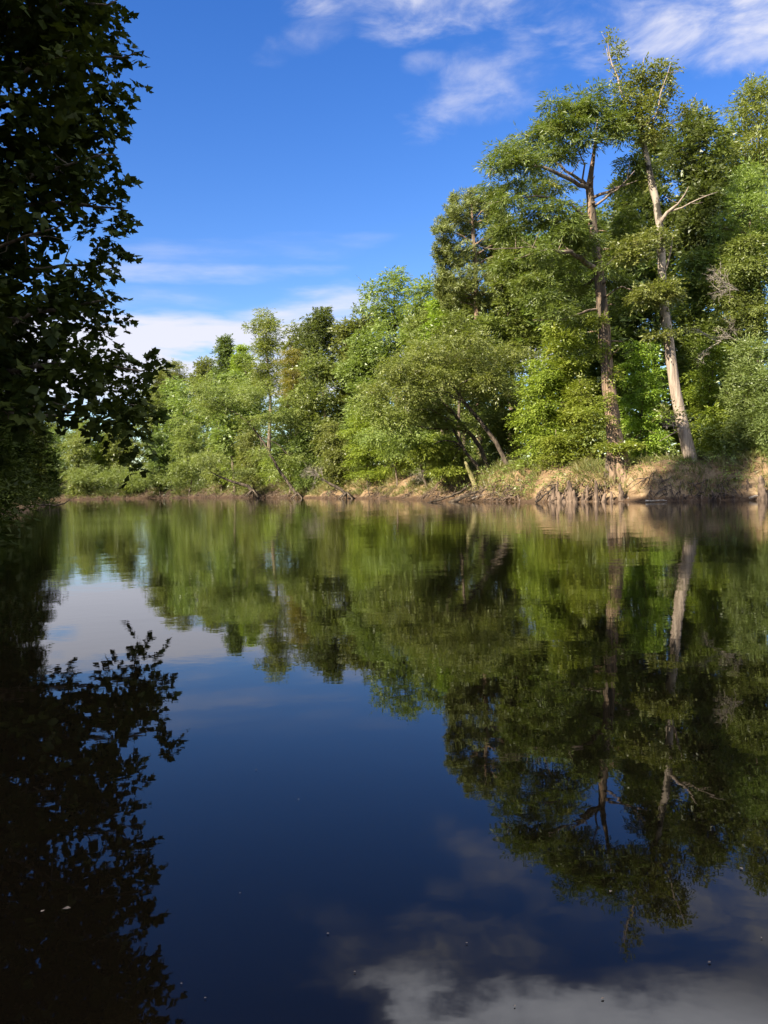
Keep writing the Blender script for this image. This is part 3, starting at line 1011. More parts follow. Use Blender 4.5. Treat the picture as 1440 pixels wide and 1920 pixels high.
leaning('leaning_tree', 'long dark trunk leaning left from the waterline in the middle of the far bank', [(558, 928), (540, 905), (520, 875), (500, 840), (480, 810), (450, 780), (400, 750)],
        [.22, .19, .17, .15, .12, .09, .04], 103, [(440, 720, 45, 26), (400, 735, 45, 24), (480, 740, 40, 22), (370, 750, 40, 22), (430, 765, 45, 20), (520, 790, 36, 16), (460, 790, 36, 18), (500, 850, 30, 12), (540, 870, 26, 10)], 17000, 26)
leaning('fallen_trunk', 'low dark trunk arching out over the water below the leafy bank', [(474, 922), (465, 912), (440, 904), (420, 897), (395, 885)], [.26, .22, .18, .13, .05], 113, [(400, 870, 40, 14), (430, 878, 30, 10)], 5000, 27)
leaning('fallen_trunk', 'straight broken trunk slanting off the bank beside pale bare twigs', [(650, 928), (640, 918), (620, 908), (604, 897)], [.2, .17, .14, .08], 89, None, 0, 28)

# --- forest wall of the far bank: (name, label, kind, px, Y, top, foot, half width, shape, ...)
T = tree
T('broadleaf_tree', 'olive tree filling the skyline between the narrow tree and the dark oak', 'tree', 'oak', 565, 124, 612, 800, 46, 'round')
T('broadleaf_tree', 'leafy crown closing the dip right of the dark oak', 'tree', 'oak', 660, 108, 600, 800, 46, 'round', mat='olive')
T('broadleaf_tree', 'green crown below the two pointed treetops', 'tree', 'oak', 470, 136, 662, 830, 48, 'round')
T('broadleaf_tree', 'pale olive crown left of the pointed treetops', 'tree', 'olive', 412, 152, 682, 840, 44, 'round')
T('broadleaf_tree', 'crown below the slim treetops at the left end of the skyline', 'tree', 'oak', 330, 172, 702, 850, 46, 'round')
T('broadleaf_tree', 'deep green crown right of the big olive oak, under the pine', 'tree', 'dark', 822, 90, 560, 760, 58, 'round', mat='oak')
T('broadleaf_tree', 'broad crown behind the left boughs of the cypress', 'tree', 'oak', 1005, 80, 415, 650, 82, 'round')
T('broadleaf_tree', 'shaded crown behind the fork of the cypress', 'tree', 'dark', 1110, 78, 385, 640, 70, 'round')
T('broadleaf_tree', 'round crown filling the skyline left of the airy right-edge tree', 'tree', 'oak', 1372, 68, 235, 560, 62, 'round')
T('broadleaf_tree', 'green crown closing the gap under the pine', 'tree', 'oak', 872, 84, 525, 760, 62, 'round')
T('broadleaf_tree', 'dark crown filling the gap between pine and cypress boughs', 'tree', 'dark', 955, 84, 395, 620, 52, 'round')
T('broadleaf_tree', 'crown left of the big olive oak on the slope of the skyline', 'tree', 'oak', 695, 108, 562, 760, 52, 'round')
T('broadleaf_tree', 'crown between the big olive oak and the pine', 'tree', 'oak', 800, 96, 528, 740, 48, 'round', mat='olive')
T('broadleaf_tree', 'uneven crown rising above the leaning trunks', 'tree', 'oak', 868, 72, 585, 720, 58, 'round')
T('broadleaf_tree', 'tall airy tree with fine foliage at the upper right edge of the picture', 'tree', 'airy', 1425, 63, 162, 480, 78, 'round', dens=.8)
T('broadleaf_tree', 'dense dark round-topped tree just right of the tall pale trunk', 'tree', 'dark', 1312, 62, 195, 560, 72, 'round')
T('broadleaf_tree', 'dark leafy tree directly behind the tall pale trunk', 'tree', 'dark', 1235, 66, 245, 600, 62, 'round')
T('broadleaf_tree', 'grey-green tree below the airy crown at the right edge', 'tree', 'grey', 1415, 57, 300, 560, 80, 'round', mat='oak')
T('broadleaf_tree', 'deep green tree seen through the cypress boughs', 'tree', 'oak', 1060, 74, 400, 640, 75, 'round')
T('broadleaf_tree', 'leafy tree between pine and cypress trunk', 'tree', 'oak', 970, 76, 440, 700, 62, 'round')
T('broadleaf_tree', 'shaded tree filling the gap between cypress trunk and pale trunk', 'tree', 'dark', 1180, 66, 330, 690, 52, 'column')
T('broadleaf_tree', 'bright vine-draped column of leaves below the pine', 'tree', 'bright', 835, 82, 545, 700, 36, 'column', mat='bright')
T('oak_tree', 'big olive oak standing on the skyline left of the pine', 'tree', 'oak', 745, 100, 500, 700, 80, 'round')
T('oak_tree', 'dense dark round-headed oak left of the big olive one', 'tree', 'dark', 612, 120, 570, 720, 56, 'round')
T('broadleaf_tree', 'small dark tree filling the skyline dip between the two oaks', 'tree', 'oak', 668, 112, 640, 760, 40, 'round')
T('poplar_tree', 'tall narrow olive tree poking above the mid skyline', 'tree', 'airy', 507, 128, 578, 740, 42, 'round', mat='olive', dens=.8, cs=1.3)
T('young_cypress', 'yellowing young cypress with bare pale branches on the mid skyline', 'tree', 'gold', 556, 112, 645, 790, 40, 'round', bark='dead', dens=.45)
T('conical_tree', 'small dark pointed tree on the skyline left of the tall narrow one', 'tree', 'dark', 432, 150, 630, 740, 34, 'cone', cs=1.1)
T('conical_tree', 'bright green pointed treetop beside the dark pointed one', 'tree', 'bright', 462, 138, 640, 750, 36, 'cone', cs=1.1)
T('poplar_tree', 'paired slim treetop at the left end of the far skyline, taller of the two', 'tree', 'airy', 337, 186, 670, 790, 34, 'round', cs=1.4)
T('poplar_tree', 'shortest slim treetop at the left end of the far skyline', 'tree', 'airy', 310, 190, 686, 790, 26, 'round', cs=1.3)
T('broadleaf_tree', 'round airy treetop between slim treetops and dark pointed tree', 'tree', 'oak', 388, 168, 670, 800, 38, 'round')
T('broadleaf_tree', 'broad leafy tree filling the bank below the dark oak', 'tree', 'oak', 600, 106, 660, 860, 62, 'round')
T('broadleaf_tree', 'mid green tree below the big olive oak', 'tree', 'oak', 690, 94, 620, 850, 60, 'round')
T('broadleaf_tree', 'leafy tree at the foot of the vine-draped column', 'tree', 'oak', 800, 84, 610, 820, 60, 'round')
T('broadleaf_tree', 'green tree with fresh leaves behind the long leaning trunk', 'tree', 'bright', 440, 128, 690, 860, 58, 'round', mat='oak')
T('broadleaf_tree', 'olive tree below the yellowing young cypress', 'tree', 'olive', 545, 108, 730, 890, 55, 'round')
T('broadleaf_tree', 'dull green tree at the left above the river bend', 'tree', 'oak', 345, 158, 720, 890, 55, 'round')
T('broadleaf_tree', 'tree half hidden by the dark hanging branch', 'tree', 'oak', 292, 166, 715, 880, 45, 'round')
T('vine_covered_tree', 'bright green leafy mass left of the cypress trunk', 'tree', 'bright', 1062, 61, 570, 800, 55, 'round')
T('vine_covered_tree', 'yellow-green leafy tree above the grassy bank', 'tree', 'layer', 1020, 60, 660, 880, 55, 'spread')
T('understory_tree', 'layered green sapling between cypress trunk and pale trunk', 'tree', 'layer', 1205, 56, 640, 860, 48, 'spread')
T('understory_tree', 'layered bright sapling right of the pale trunk', 'tree', 'layer', 1335, 56, 640, 840, 55, 'spread')
T('understory_tree', 'layered tree with drooping sprays left of the flared cypress foot', 'tree', 'layer', 1092, 58, 700, 880, 40, 'spread')
T('understory_tree', 'dark layered tree behind the leaning trunks', 'tree', 'layer', 945, 68, 700, 880, 55, 'spread', mat='oak')
T('broadleaf_tree', 'leafy tree above the pale dead branches at the right', 'tree', 'olive', 1400, 56, 430, 640, 62, 'round', mat='oak')
T('broadleaf_tree', 'green tree behind the layered sapling right of the pale trunk', 'tree', 'oak', 1310, 60, 470, 700, 58, 'round')
T('broadleaf_tree', 'green tree low behind cypress trunk', 'tree', 'dark', 1130, 64, 540, 800, 62, 'round')
T('broadleaf_tree', 'mid green tree behind the leaning trunks crown', 'tree', 'oak', 905, 75, 590, 800, 60, 'round')
T('shrub', 'grey-green rounded bush at the right edge over the eroded bank', 'shrub', 'grey', 1405, 51, 640, 850, 58, 'round')
T('shrub', 'grey-green bush nearest the frame edge on the right bank', 'shrub', 'grey', 1462, 49, 690, 860, 52, 'round')
T('shrub', 'low leafy bush under the layered sapling right of pale trunk', 'shrub', 'bright', 1340, 52.5, 770, 850, 36, 'spread')
T('shrub', 'drooping leafy bush hanging over the undercut sandy bank', 'shrub', 'layer', 690, 88.5, 760, 895, 52, 'spread')
T('shrub', 'drooping pale green bush left of the undercut sandy bank', 'shrub', 'olive', 630, 95, 790, 905, 48, 'spread')
T('shrub', 'green bush sweeping down beside the foot of the long leaning trunk', 'shrub', 'layer', 575, 103, 800, 915, 40, 'spread', mat='oak')
T('shrub', 'bush with drooping foliage above the low arching trunk', 'shrub', 'olive', 475, 116, 800, 905, 42, 'spread')
T('shrub', 'pale yellow-green willow-like bush over dark hollow bank', 'shrub', 'olive', 355, 138, 775, 900, 48, 'spread')
T('shrub', 'bush between the willow-like bush and the arching trunk', 'shrub', 'olive', 415, 125, 810, 905, 42, 'spread')
T('shrub', 'dark bush at the hollow left end of the far bank', 'shrub', 'dark', 300, 147, 810, 915, 34, 'spread')
T('shrub', 'leafy bush above the slim crooked tree on sandy bank', 'shrub', 'layer', 745, 84, 760, 880, 48, 'spread')
T('shrub', 'light green bush behind the mossy broken trunk', 'shrub', 'layer', 840, 71, 800, 885, 48, 'spread')
T('shrub', 'small green bush on the grassy bank top left of cypress', 'shrub', 'layer', 1045, 57.5, 800, 880, 40, 'spread')
T('broadleaf_tree', 'willow-like tree at the river bend, leftmost of the sunlit trees', 'tree', 'olive', 150, 168, 800, 928, 36, 'spread')
T('broadleaf_tree', 'taller sunlit tree at the river bend behind the dark hanging branch', 'tree', 'oak', 160, 178, 782, 900, 34, 'round', mat='olive')
T('broadleaf_tree', 'sunlit tree at the river bend with thin pale stem', 'tree', 'bright', 195, 172, 810, 925, 32, 'round')
T('broadleaf_tree', 'sunlit tree behind the tip of the dark hanging branch', 'tree', 'oak', 230, 172, 770, 900, 40, 'round')
T('shrub', 'small fresh green bush above the earth bank at the river bend', 'shrub', 'bright', 248, 158, 878, 925, 26, 'spread')
T('broadleaf_tree', 'dim tree closing the river reach beyond the left bank', 'tree', 'oak', 108, 196, 770, 930, 36, 'round')
T('broadleaf_tree', 'dim tree closing the river reach at the far left', 'tree', 'oak', 75, 205, 770, 930, 40, 'round')


# --- thick undergrowth along the bank top and the dim wood behind it, masses nobody could count
def bank_mass(name, label, line, side, s_lo, s_hi, offs, hts, rad, n_cl, n_leaf, L, mat, seed, gap=0.0):
    rg = np.random.default_rng(seed)
    ln = dense(line, 0.5)
    seg = np.concatenate([[0], np.cumsum(np.linalg.norm(np.diff(ln, axis=0), axis=1))])
    tg = nrm(np.gradient(ln, axis=0))
    nm = np.stack([-tg[:, 1], tg[:, 0]], -1) * side
    i = np.searchsorted(seg, rg.uniform(s_lo, s_hi, n_cl) * seg[-1]).clip(0, len(ln) - 1)
    o = rg.uniform(*offs, n_cl)
    p = ln[i] + nm[i] * o[:, None]
    z0 = profile(land(p), p[:, 0], p[:, 1])
    keep = vnoise(p[:, 0] * .22, p[:, 1] * .22, seed) > gap
    r = rg.uniform(*rad, n_cl)
    z = z0 + rg.uniform(*hts, n_cl)
    cl = np.c_[p, z, r, r * rg.uniform(.45, .75, n_cl)][keep]
    return obj(name, crown_mesh(name, rg, cl, n_leaf, L, .5, MAT[mat], (0, 0, 0), 6, .7, .2, .4, .3, .3, .5, TRI), kind='stuff', label=label, category='undergrowth')


bank_mass('undergrowth', 'leafy undergrowth crowding the top of the far bank', RIGHT, -1.0, .22, .86, (3.4, 7.5), (.1, 2.4), (.6, 1.3), 420, 80000, .27, 'oak', 31)
bank_mass('undergrowth', 'low green weeds along the grassy far bank', RIGHT, -1.0, .24, .86, (1.3, 4.2), (0, .3), (.3, .75), 420, 36000, .20, 'olive', 32, .40)
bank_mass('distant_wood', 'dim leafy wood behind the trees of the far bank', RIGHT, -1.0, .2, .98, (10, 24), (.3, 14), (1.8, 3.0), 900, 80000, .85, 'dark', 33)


bank_mass('overhanging_foliage', 'drooping foliage hanging over the dark hollow left part of the far bank', RIGHT, -1.0, .565, .80, (-3.8, 1.4), (3.3, 6.5), (.8, 1.7), 190, 44000, .29, 'oak', 34, .34)
bank_mass('overhanging_foliage', 'leafy sprays hanging over the sandy middle of the far bank', RIGHT, -1.0, .47, .565, (.6, 3.4), (2.0, 5.0), (.6, 1.2), 80, 24000, .25, 'bright', 35)


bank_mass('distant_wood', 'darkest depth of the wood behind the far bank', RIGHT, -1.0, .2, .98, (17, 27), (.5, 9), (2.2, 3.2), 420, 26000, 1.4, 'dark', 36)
bank_mass('overhanging_foliage', 'low dark sprays touching the water at the hollow left part of the far bank', RIGHT, -1.0, .575, .88, (.7, 3.2), (.3, 2.2), (.5, 1.0), 240, 30000, .34, 'dark', 37, .25)


def root_tangle():
    rg = np.random.default_rng(45)
    ln = dense(RIGHT, 0.3)
    seg = np.concatenate([[0], np.cumsum(np.linalg.norm(np.diff(ln, axis=0), axis=1))])
    tg = nrm(np.gradient(ln, axis=0))
    nm = np.stack([-tg[:, 1], tg[:, 0]], -1) * -1.0
    wd = Wood()
    for f in rg.uniform(.28, .70, 1900):
        i = int(np.searchsorted(seg, f * seg[-1]).clip(0, len(ln) - 1))
        if vnoise(ln[i, 0] * .35, ln[i, 1] * .35, 47) < .36:
            continue
        o = rg.uniform(.5, 1.7)
        p = ln[i] + nm[i] * o
        z = profile(land(p[None]), p[:1], p[1:])[0]
        a = np.array([*p, z + .08])
        e = np.array([*(ln[i] + nm[i] * (o - rg.uniform(.3, 1.1)) + tg[i] * rg.normal(0, .45)), max(-.1, z - rg.uniform(.3, .9))])
        mid = (a + e) / 2 + np.array([0, 0, rg.uniform(.05, .3)]) - np.array([*nm[i], 0]) * .15
        q, r = smooth_path([a, mid, e], [rg.uniform(.02, .06), .03, .012], .25, rg, .04)
        wd.tube(q, r, 4)
    obj('root_tangle', wd.mesh('root_tangle', MAT['knee']), kind='stuff', label='tangled exposed roots along the waterline of the far bank', category='roots')


root_tangle()


def litter():
    rg = np.random.default_rng(46)
    ln = dense(RIGHT, 0.5)
    seg = np.concatenate([[0], np.cumsum(np.linalg.norm(np.diff(ln, axis=0), axis=1))])
    tg = nrm(np.gradient(ln, axis=0))
    nm = np.stack([-tg[:, 1], tg[:, 0]], -1) * -1.0
    n = 26000
    i = np.searchsorted(seg, rg.uniform(.27, .72, n) * seg[-1]).clip(0, len(ln) - 1)
    p = ln[i] + nm[i] * rg.uniform(.15, 5.5, n)[:, None] + tg[i] * rg.uniform(-.3, .3, n)[:, None]
    k = vnoise(p[:, 0] * .6, p[:, 1] * .6, 48) + .5 * vnoise(p[:, 0] * 2, p[:, 1] * 2, 49) > .62
    p = p[k]
    z = profile(land(p), p[:, 0], p[:, 1])
    o = np.c_[p, z + .03]
    d = rg.normal(size=o.shape) * np.array([1, 1, .5])
    L = rg.uniform(.07, .24, len(o))
    V, lo, st = leaves_arrays(o, d, rg.normal(0, .5, o.shape) + np.array([-.3, -.2, 1]), L, L * .6, TRI, .4)
    obj('leaf_litter', mesh_from('leaf_litter', V, lo, st, MAT['litter']), kind='stuff', label='brown fallen leaves and crumbs of earth on the eroded far bank', category='leaf litter')


litter()


# --- grass on the far bank
def grass():
    rg = np.random.default_rng(41)
    ln = dense(RIGHT, 0.5)
    seg = np.concatenate([[0], np.cumsum(np.linalg.norm(np.diff(ln, axis=0), axis=1))])
    tg = nrm(np.gradient(ln, axis=0))
    nm = np.stack([-tg[:, 1], tg[:, 0]], -1) * -1.0
    nt = 11000
    i = np.searchsorted(seg, rg.uniform(.26, .72, nt) * seg[-1]).clip(0, len(ln) - 1)
    p = ln[i] + nm[i] * (rg.uniform(.9, 5.2, nt) ** 1.0)[:, None]
    k = vnoise(p[:, 0] * .33, p[:, 1] * .33, 42) + .25 * vnoise(p[:, 0] * 1.3, p[:, 1] * 1.3, 43) > .40
    p = p[k]
    z = profile(land(p), p[:, 0], p[:, 1])
    kk = 9
    o = np.repeat(np.c_[p, z - .05], kk, 0) + rg.normal(0, .12, (len(p) * kk, 3)) * np.array([1, 1, 0])
    d = rg.normal(0, .42, o.shape) + np.array([-.28, -.15, 0])
    d[:, 2] = rg.uniform(.35, 1.0, len(o))
    L = rg.uniform(.25, .85, len(o)) * np.repeat(rg.uniform(.6, 1.2, len(p)), kk)
    V, lo, st = leaves_arrays(o, d, rg.normal(size=o.shape) * np.array([1, 1, .2]), L, np.full(len(o), .06), TRI)
    obj('grass', mesh_from('grass', V, lo, st, MAT['grass']), kind='stuff', label='straw and green grass tufts on the eroded far bank', category='grass')


grass()


# --- cypress knees
def knee(px, ytop, ybot, wpx, label, lean=0.0, Y=None, group=None):
    rg = np.random.default_rng(int(px * 3 + ytop))
    Y = Y or (51.2 + rg.uniform(-.3, 1.0))
    while land(W(px, 915, Y)[None, :2])[0] < 0.15:
        Y += 0.15
    lean = lean or rg.uniform(-5, 5)
    lo, hi = W(px, ybot, Y), W(px + lean, ytop, Y)
    lo = lo.copy()
    lo[2] = min(lo[2], gz(lo[0], lo[1])) - .25
    w = wpx * mpp(Y) / 2
    h = hi[2] - lo[2]
    pts = [lo, lo + (hi - lo) * .3, lo + (hi - lo) * .65, lo + (hi - lo) * .92, hi]
    P, r = smooth_path(pts, [w * 2.0, w * 1.25, w * .8, w * .62, w * .25], .14, rg, .03)
    wd = Wood()
    wd.tube(P, r, 9, 0, .10, rg)
    for a in rg.uniform(0, 6.28, 3):
        q = np.array([math.cos(a), math.sin(a), 0])
        p2, r2 = smooth_path([lo + q * w * 2.4 - np.array([0, 0, .1]), lo + q * w * 1.2 + np.array([0, 0, h * .16]), lo + (hi - lo) * .5 + q * w * .5], [w * .35, w * .4, w * .2], .15)
        wd.tube(p2, r2, 6, 0, .08, rg)
    e = obj('cypress_knee', wd.mesh('cypress_knee', MAT['knee'], lo), None, lo, label=label, category='cypress knee', group='cypress knees along the waterline')


ORD = ['leftmost', 'second', 'third', 'fourth', 'fifth', 'sixth', 'seventh', 'ninth', 'tenth', 'eleventh', 'thirteenth', 'fourteenth']
for k_, a in enumerate([(1014, 929, 938, 7), (1029, 924, 940, 6), (1037, 909, 940, 10), (1043, 902, 940, 6), (1050, 922, 940, 9), (1059, 927, 940, 8), (1064, 913, 940, 6), (1080, 919, 940, 9), (1094, 926, 939, 8), (1101, 910, 939, 6), (1132, 925, 937, 8), (1148, 921, 936, 6)]):
    knee(*a, ('leftmost woody knee' if k_ == 0 else ORD[k_] + ' woody knee from the left') + ' in the waterline row beside the cypress')
knee(1071, 901, 941, 12, 'thickest dark knee in the waterline row left of cypress foot')
knee(1119, 900, 936, 7, 'pale pointed knee nearest the cypress foot on its left')
knee(1166, 906, 931, 9, 'pale stout knee directly in front of the flared cypress foot')
knee(1204, 902, 926, 9, 'lone pale knee on the bank right of the cypress foot')
knee(1281, 908, 938, 7, 'narrow pale knee at the waterline below the pale leaning trunk')
knee(1402, 898, 938, 6, 'tall slender knee standing in the water near the right edge', Y=47.5)
knee(1429, 892, 942, 15, 'broad sunlit stump-like knee at the right edge', Y=46.5)
knee(1340, 918, 940, 5, 'small shaded knee between pale trunk and right edge', Y=48)


# --- driftwood
def log(label, pts, r0, Y, mat='wet', name='driftwood_log', twigs=2, r1=.03, seed=None, group='driftwood below the leaning trunks'):
    rg = np.random.default_rng(seed or int(pts[0][0] * 5 + pts[0][1]))
    pw = px_path(pts, Y)
    b = pw[0].copy()
    P, r = smooth_path(pw, np.linspace(r0, r1, len(pw)), .25, rg, .02)
    wd = Wood()
    wd.tube(P, r, 7, 0, .08, rg)
    e = thing(name, label, 'driftwood', b, group)
    obj('stem', wd.mesh('stem', MAT[mat], b), e)
    for q in range(twigs):
        i = int(rg.integers(1, max(2, len(P) - 1)))
        v = nrm(rg.normal(size=3) + np.array([0, 0, .5]))
        ln = rg.uniform(.4, 1.1)
        w2 = Wood()
        p2, r2 = smooth_path([P[i], P[i] + v * ln * .5 + rg.normal(0, .05, 3), P[i] + v * ln], [r[i] * .5, r[i] * .3, .012], .2)
        w2.tube(p2, r2, 5)
        obj('twig', w2.mesh('twig', MAT[mat], b), e)


log('long crooked branch reaching left into the water from the driftwood pile', [(800, 944), (827, 936), (852, 927), (866, 921), (874, 914)], .07, 62, r1=.09)
log('short dark log half sunk at the left foot of the driftwood pile', [(842, 943), (859, 936), (877, 927), (896, 922)], .16, 62, r1=.1)
log('thin branch lying over the short dark log', [(855, 941, -.4), (880, 930, -.4), (892, 938, -.4), (900, 945, -.4)], .07, 62)
log('pale forked branch on top of the driftwood pile', [(905, 921), (922, 908), (940, 902), (952, 905)], .09, 62.5, 'dead')
log('dark upright root wad in the middle of the driftwood pile', [(912, 947), (910, 930), (906, 918), (900, 910)], .30, 62, twigs=9)
log('grey stick leaning out right of the root wad', [(938, 944), (930, 928), (935, 915), (948, 903)], .06, 62, 'knee', twigs=4)
log('tangled roots spilling from under the rightmost leaning trunk', [(985, 943), (975, 932), (968, 920), (962, 912)], .14, 61.5, 'knee', twigs=12)
log('low black waterlogged log at the right end of the pile', [(942, 944), (960, 941), (978, 942), (992, 946)], .20, 60.5, twigs=5)
log('pale broken stick across the driftwood pile', [(885, 936, -.6), (905, 928, -.6), (930, 920, -.6)], .06, 62, 'dead')
log('brown branch between root wad and black log', [(945, 940, -.3), (950, 925, -.3), (965, 915, -.3)], .07, 62, 'knee', twigs=6)
log('dark stick slanting into the water left of the cypress knees', [(1004, 942), (1018, 930), (1032, 919), (1040, 912)], .08, 52.5, group=None)
log('pale plank-like drift lying at the waterline near the right edge', [(1405, 934), (1418, 930), (1432, 929)], .07, 46.5, 'dead', twigs=0, group=None)
log('pale sliver of wood floating below the right bank', [(1210, 939), (1232, 938.5), (1250, 939)], .05, 48.0, 'dead', twigs=0, group=None)
log('slender bent root hanging down the sandy undercut bank', [(693, 930), (690, 918), (694, 908), (690, 895)], .05, 86.5, 'wet', twigs=3, group=None)
log('snag of black branches in the water by the dark left bank', [(62, 951), (82, 946), (104, 948), (124, 942), (131, 936)], .12, 86, 'wet', twigs=6, group=None)
log('black post-like stub standing in the water beside the snag', [(93, 952), (93, 946), (92.5, 939)], .08, 88, 'wet', twigs=1, group=None, r1=.06)
log('black low limb trailing from the dark left bank over bright water', [(20, 944), (45, 941), (70, 943), (88, 941)], .13, 92, 'wet', twigs=4, group=None)


# --- dead bare bushes and branches
def dead_bush(label, px, py, Y, size, seed, n0=6, dirv=(-.3, -.2, .6), mat='dead'):
    rg = np.random.default_rng(seed)
    b = W(px, py, Y)
    wd = Wood()

    def br(p, v, ln, r, lev):
        q = p + v * ln * .5 + rg.normal(0, .07 * ln, 3)
        e = p + v * ln + rg.normal(0, .1 * ln, 3)
        P, rr = smooth_path([p, q, e], [r, r * .7, r * .35], .3)
        wd.tube(P, rr, 4)
        if lev > 0:
            for _ in range(4):
                s = rg.uniform(.35, 1)
                br(p + (e - p) * s, nrm(v + rg.normal(0, .55, 3)), ln * rg.uniform(.4, .65), max(r * .5, .005), lev - 1)
    for _ in range(n0):
        br(b, nrm(np.array(dirv) + rg.normal(0, .5, 3)), size * rg.uniform(.6, 1), .020 * size / 2 + .010, 3)
    e = thing('dead_branch', label, 'dead branch', b)
    obj('stem', wd.mesh('stem', MAT[mat], b), e)


dead_bush('tangle of grey leafless twigs high at the right among green crowns', 1385, 545, 53.5, 2.0, 51, 5, (-1, -.2, .25))
dead_bush('bare pale branch with forked tip below the grey twig tangle', 1385, 640, 52.5, 1.9, 52, 3, (-.7, -.2, .6))
dead_bush('pale twigs fanning left below the forked bare branch', 1352, 640, 52, 2.1, 57, 2, (-1, -.2, -.35))
dead_bush('grey twiggy dead bush on the sandy bank beside the slim crooked tree', 808, 880, 74, 1.9, 53, 5, (-.8, -.3, .1))
dead_bush('bleached bare branches beside the straight broken trunk', 606, 903, 89, 2.0, 54, 5, (-.3, -.2, .7))
dead_bush('pale dead limb crossing below the pale leaning trunk', 1283, 800, 51, 1.7, 55, 2, (-1, 0, -.3))


# --- left: the dark sycamore hanging over the water
def sycamore():
    rg = np.random.default_rng(61)
    b = np.array([-13.2, 21.5, gz(-13.2, 21.5)])
    e = thing('sycamore_tree', 'big shaded sycamore with large lobed leaves hanging over the water at the left', 'tree', b)
    edge_y = [-520, -350, -180, 0, 60, 110, 150, 200, 260, 300, 340, 400, 440, 500, 540, 580, 620, 650, 680, 720, 760, 800, 840, 875]
    edge_x = [-60, 70, 170, 236, 245, 266, 235, 252, 222, 236, 232, 255, 222, 238, 208, 232, 205, 245, 292, 284, 296, 288, 272, 250]
    cl, edgefl = [], []
    for y in np.arange(-520, 880, 30):
        ex = np.interp(y, edge_y, edge_x) + rg.uniform(-8, 8) - (10 if y < 630 else 0)
        x = ex - 26
        first = True
        while x > -640:
            dn = rg.uniform(-1.4, 1.4) if first else rg.uniform(-3.2, 4.5)
            Y = 19.5 + dn
            r = rg.uniform(24, 40)
            hole = vnoise(np.array([x / 70.0]), np.array([y / 60.0]), 9)[0]
            low = y > 770 and x < 150 + (y - 770) * .6
            gap = 95 < x < 168 and 735 < y
            if (first or hole > .23) and not gap and not low:
                p = W(x + rg.uniform(-10, 10), y + rg.uniform(-12, 12), Y)
                cl.append((*p, r * mpp(Y) * (.8 if first else 1.15), r * mpp(Y) * .75))
            x -= rg.uniform(34, 56)
            first = False
    cl = np.array(cl)
    # trunk and limbs
    tp = [b + np.array([0, 0, -.4]), b + np.array([.3, 0, 3]), b + np.array([.6, -.3, 8]), b + np.array([.2, -.6, 14]), b + np.array([0, -.4, 20])]
    P, r = smooth_path(tp, [.6, .42, .34, .22, .06], .8)
    wd = Wood()
    wd.tube(P, r, 12, 0, .03, rg)
    obj('trunk', wd.mesh('trunk', MAT['bark'], b), e)
    for py, ptx, pty, dz in [(840, 260, 760, 0), (700, 290, 690, .5), (600, 200, 560, -1), (520, 220, 500, 1), (420, 240, 395, 0), (330, 215, 290, -1.2), (220, 240, 180, 1), (120, 255, 100, 0), (20, 220, 0, -1), (760, 170, 780, 1.5), (480, 120, 420, -2), (280, 110, 330, 2)]:
        z = W(0, py, 20)[2]
        i = int(np.argmin(np.abs(P[:, 2] - z + 1.2)))
        tgt = W(ptx, pty, 19.5 + dz)
        mid = (P[i] + tgt) / 2 + np.array([0, 0, .7]) + rg.normal(0, .3, 3)
        w2 = Wood()
        p2, r2 = smooth_path([P[i], mid, tgt], [.13, .07, .012], .5, rg, .04)
        w2.tube(p2, r2, 6)
        for j in range(3, len(p2) - 3):
            for _ in range(2):
                v = nrm(rg.normal(size=3) + np.array([.3, 0, .1]))
                ln = rg.uniform(.3, .8)
                q, rq = smooth_path([p2[j], p2[j] + v * ln * .5 + rg.normal(0, .06, 3), p2[j] + v * ln], [r2[j] * .45, .014, .005], .3)
                w2.tube(q, rq, 4)
        obj('limb', w2.mesh('limb', MAT['bark'], b), e)
    p, d, n, idx = sprays(rg, cl, 13000, 6, .42, .3, .4, .1, .1, .5)
    L = .160 * rg.uniform(.6, 1.35, len(p))
    # the leaves that show largest against the sky are pieces of their own
    rel = p - np.array([0, 0, CAM_H])
    sx = 720 + F_PX * (rel @ rt) / (rel @ fwd)
    sy = 960 - F_PX * (rel @ up) / (rel @ fwd)
    over = sx - np.interp(sy, edge_y, edge_x)
    score = np.where((sy > -5) & (sy < 900), over, -1e9)
    top = np.argsort(-score)[:300]
    rest = np.ones(len(p), bool)
    rest[top] = False
    inview = (over > -85) & (sy > -40)
    va, la, sa = leaves_arrays(p[rest & inview] - b, d[rest & inview], n[rest & inview], L[rest & inview], L[rest & inview] * 1.05, STAR)
    o2 = rest & ~inview
    vb, lb, sb = leaves_arrays(p[o2] - b, d[o2], n[o2], L[o2] * 1.35, L[o2] * 1.25)
    V = np.concatenate([va, vb])
    lo = np.concatenate([la, lb + len(va)])
    st = np.concatenate([sa, sb + len(la)])
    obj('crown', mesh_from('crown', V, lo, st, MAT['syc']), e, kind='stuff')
    one = leaves_arrays(np.zeros((1, 3)), np.array([[0, 1.0, 0]]), np.array([[0, 0, 1.0]]), np.ones(1), np.full(1, 1.05), STAR)
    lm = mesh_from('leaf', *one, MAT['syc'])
    for i in top:
        dd_ = d[i] / np.linalg.norm(d[i])
        ss_ = np.cross(dd_, n[i])
        ss_ /= np.linalg.norm(ss_)
        nn_ = np.cross(ss_, dd_)
        o = obj('leaf', lm, e)
        Mx = Matrix(((ss_[0], dd_[0], nn_[0]), (ss_[1], dd_[1], nn_[1]), (ss_[2], dd_[2], nn_[2]))).to_4x4()
        o.matrix_local = Matrix.Translation(Vector(p[i] - b)) @ Mx @ Matrix.Scale(float(L[i]), 4)


sycamore()

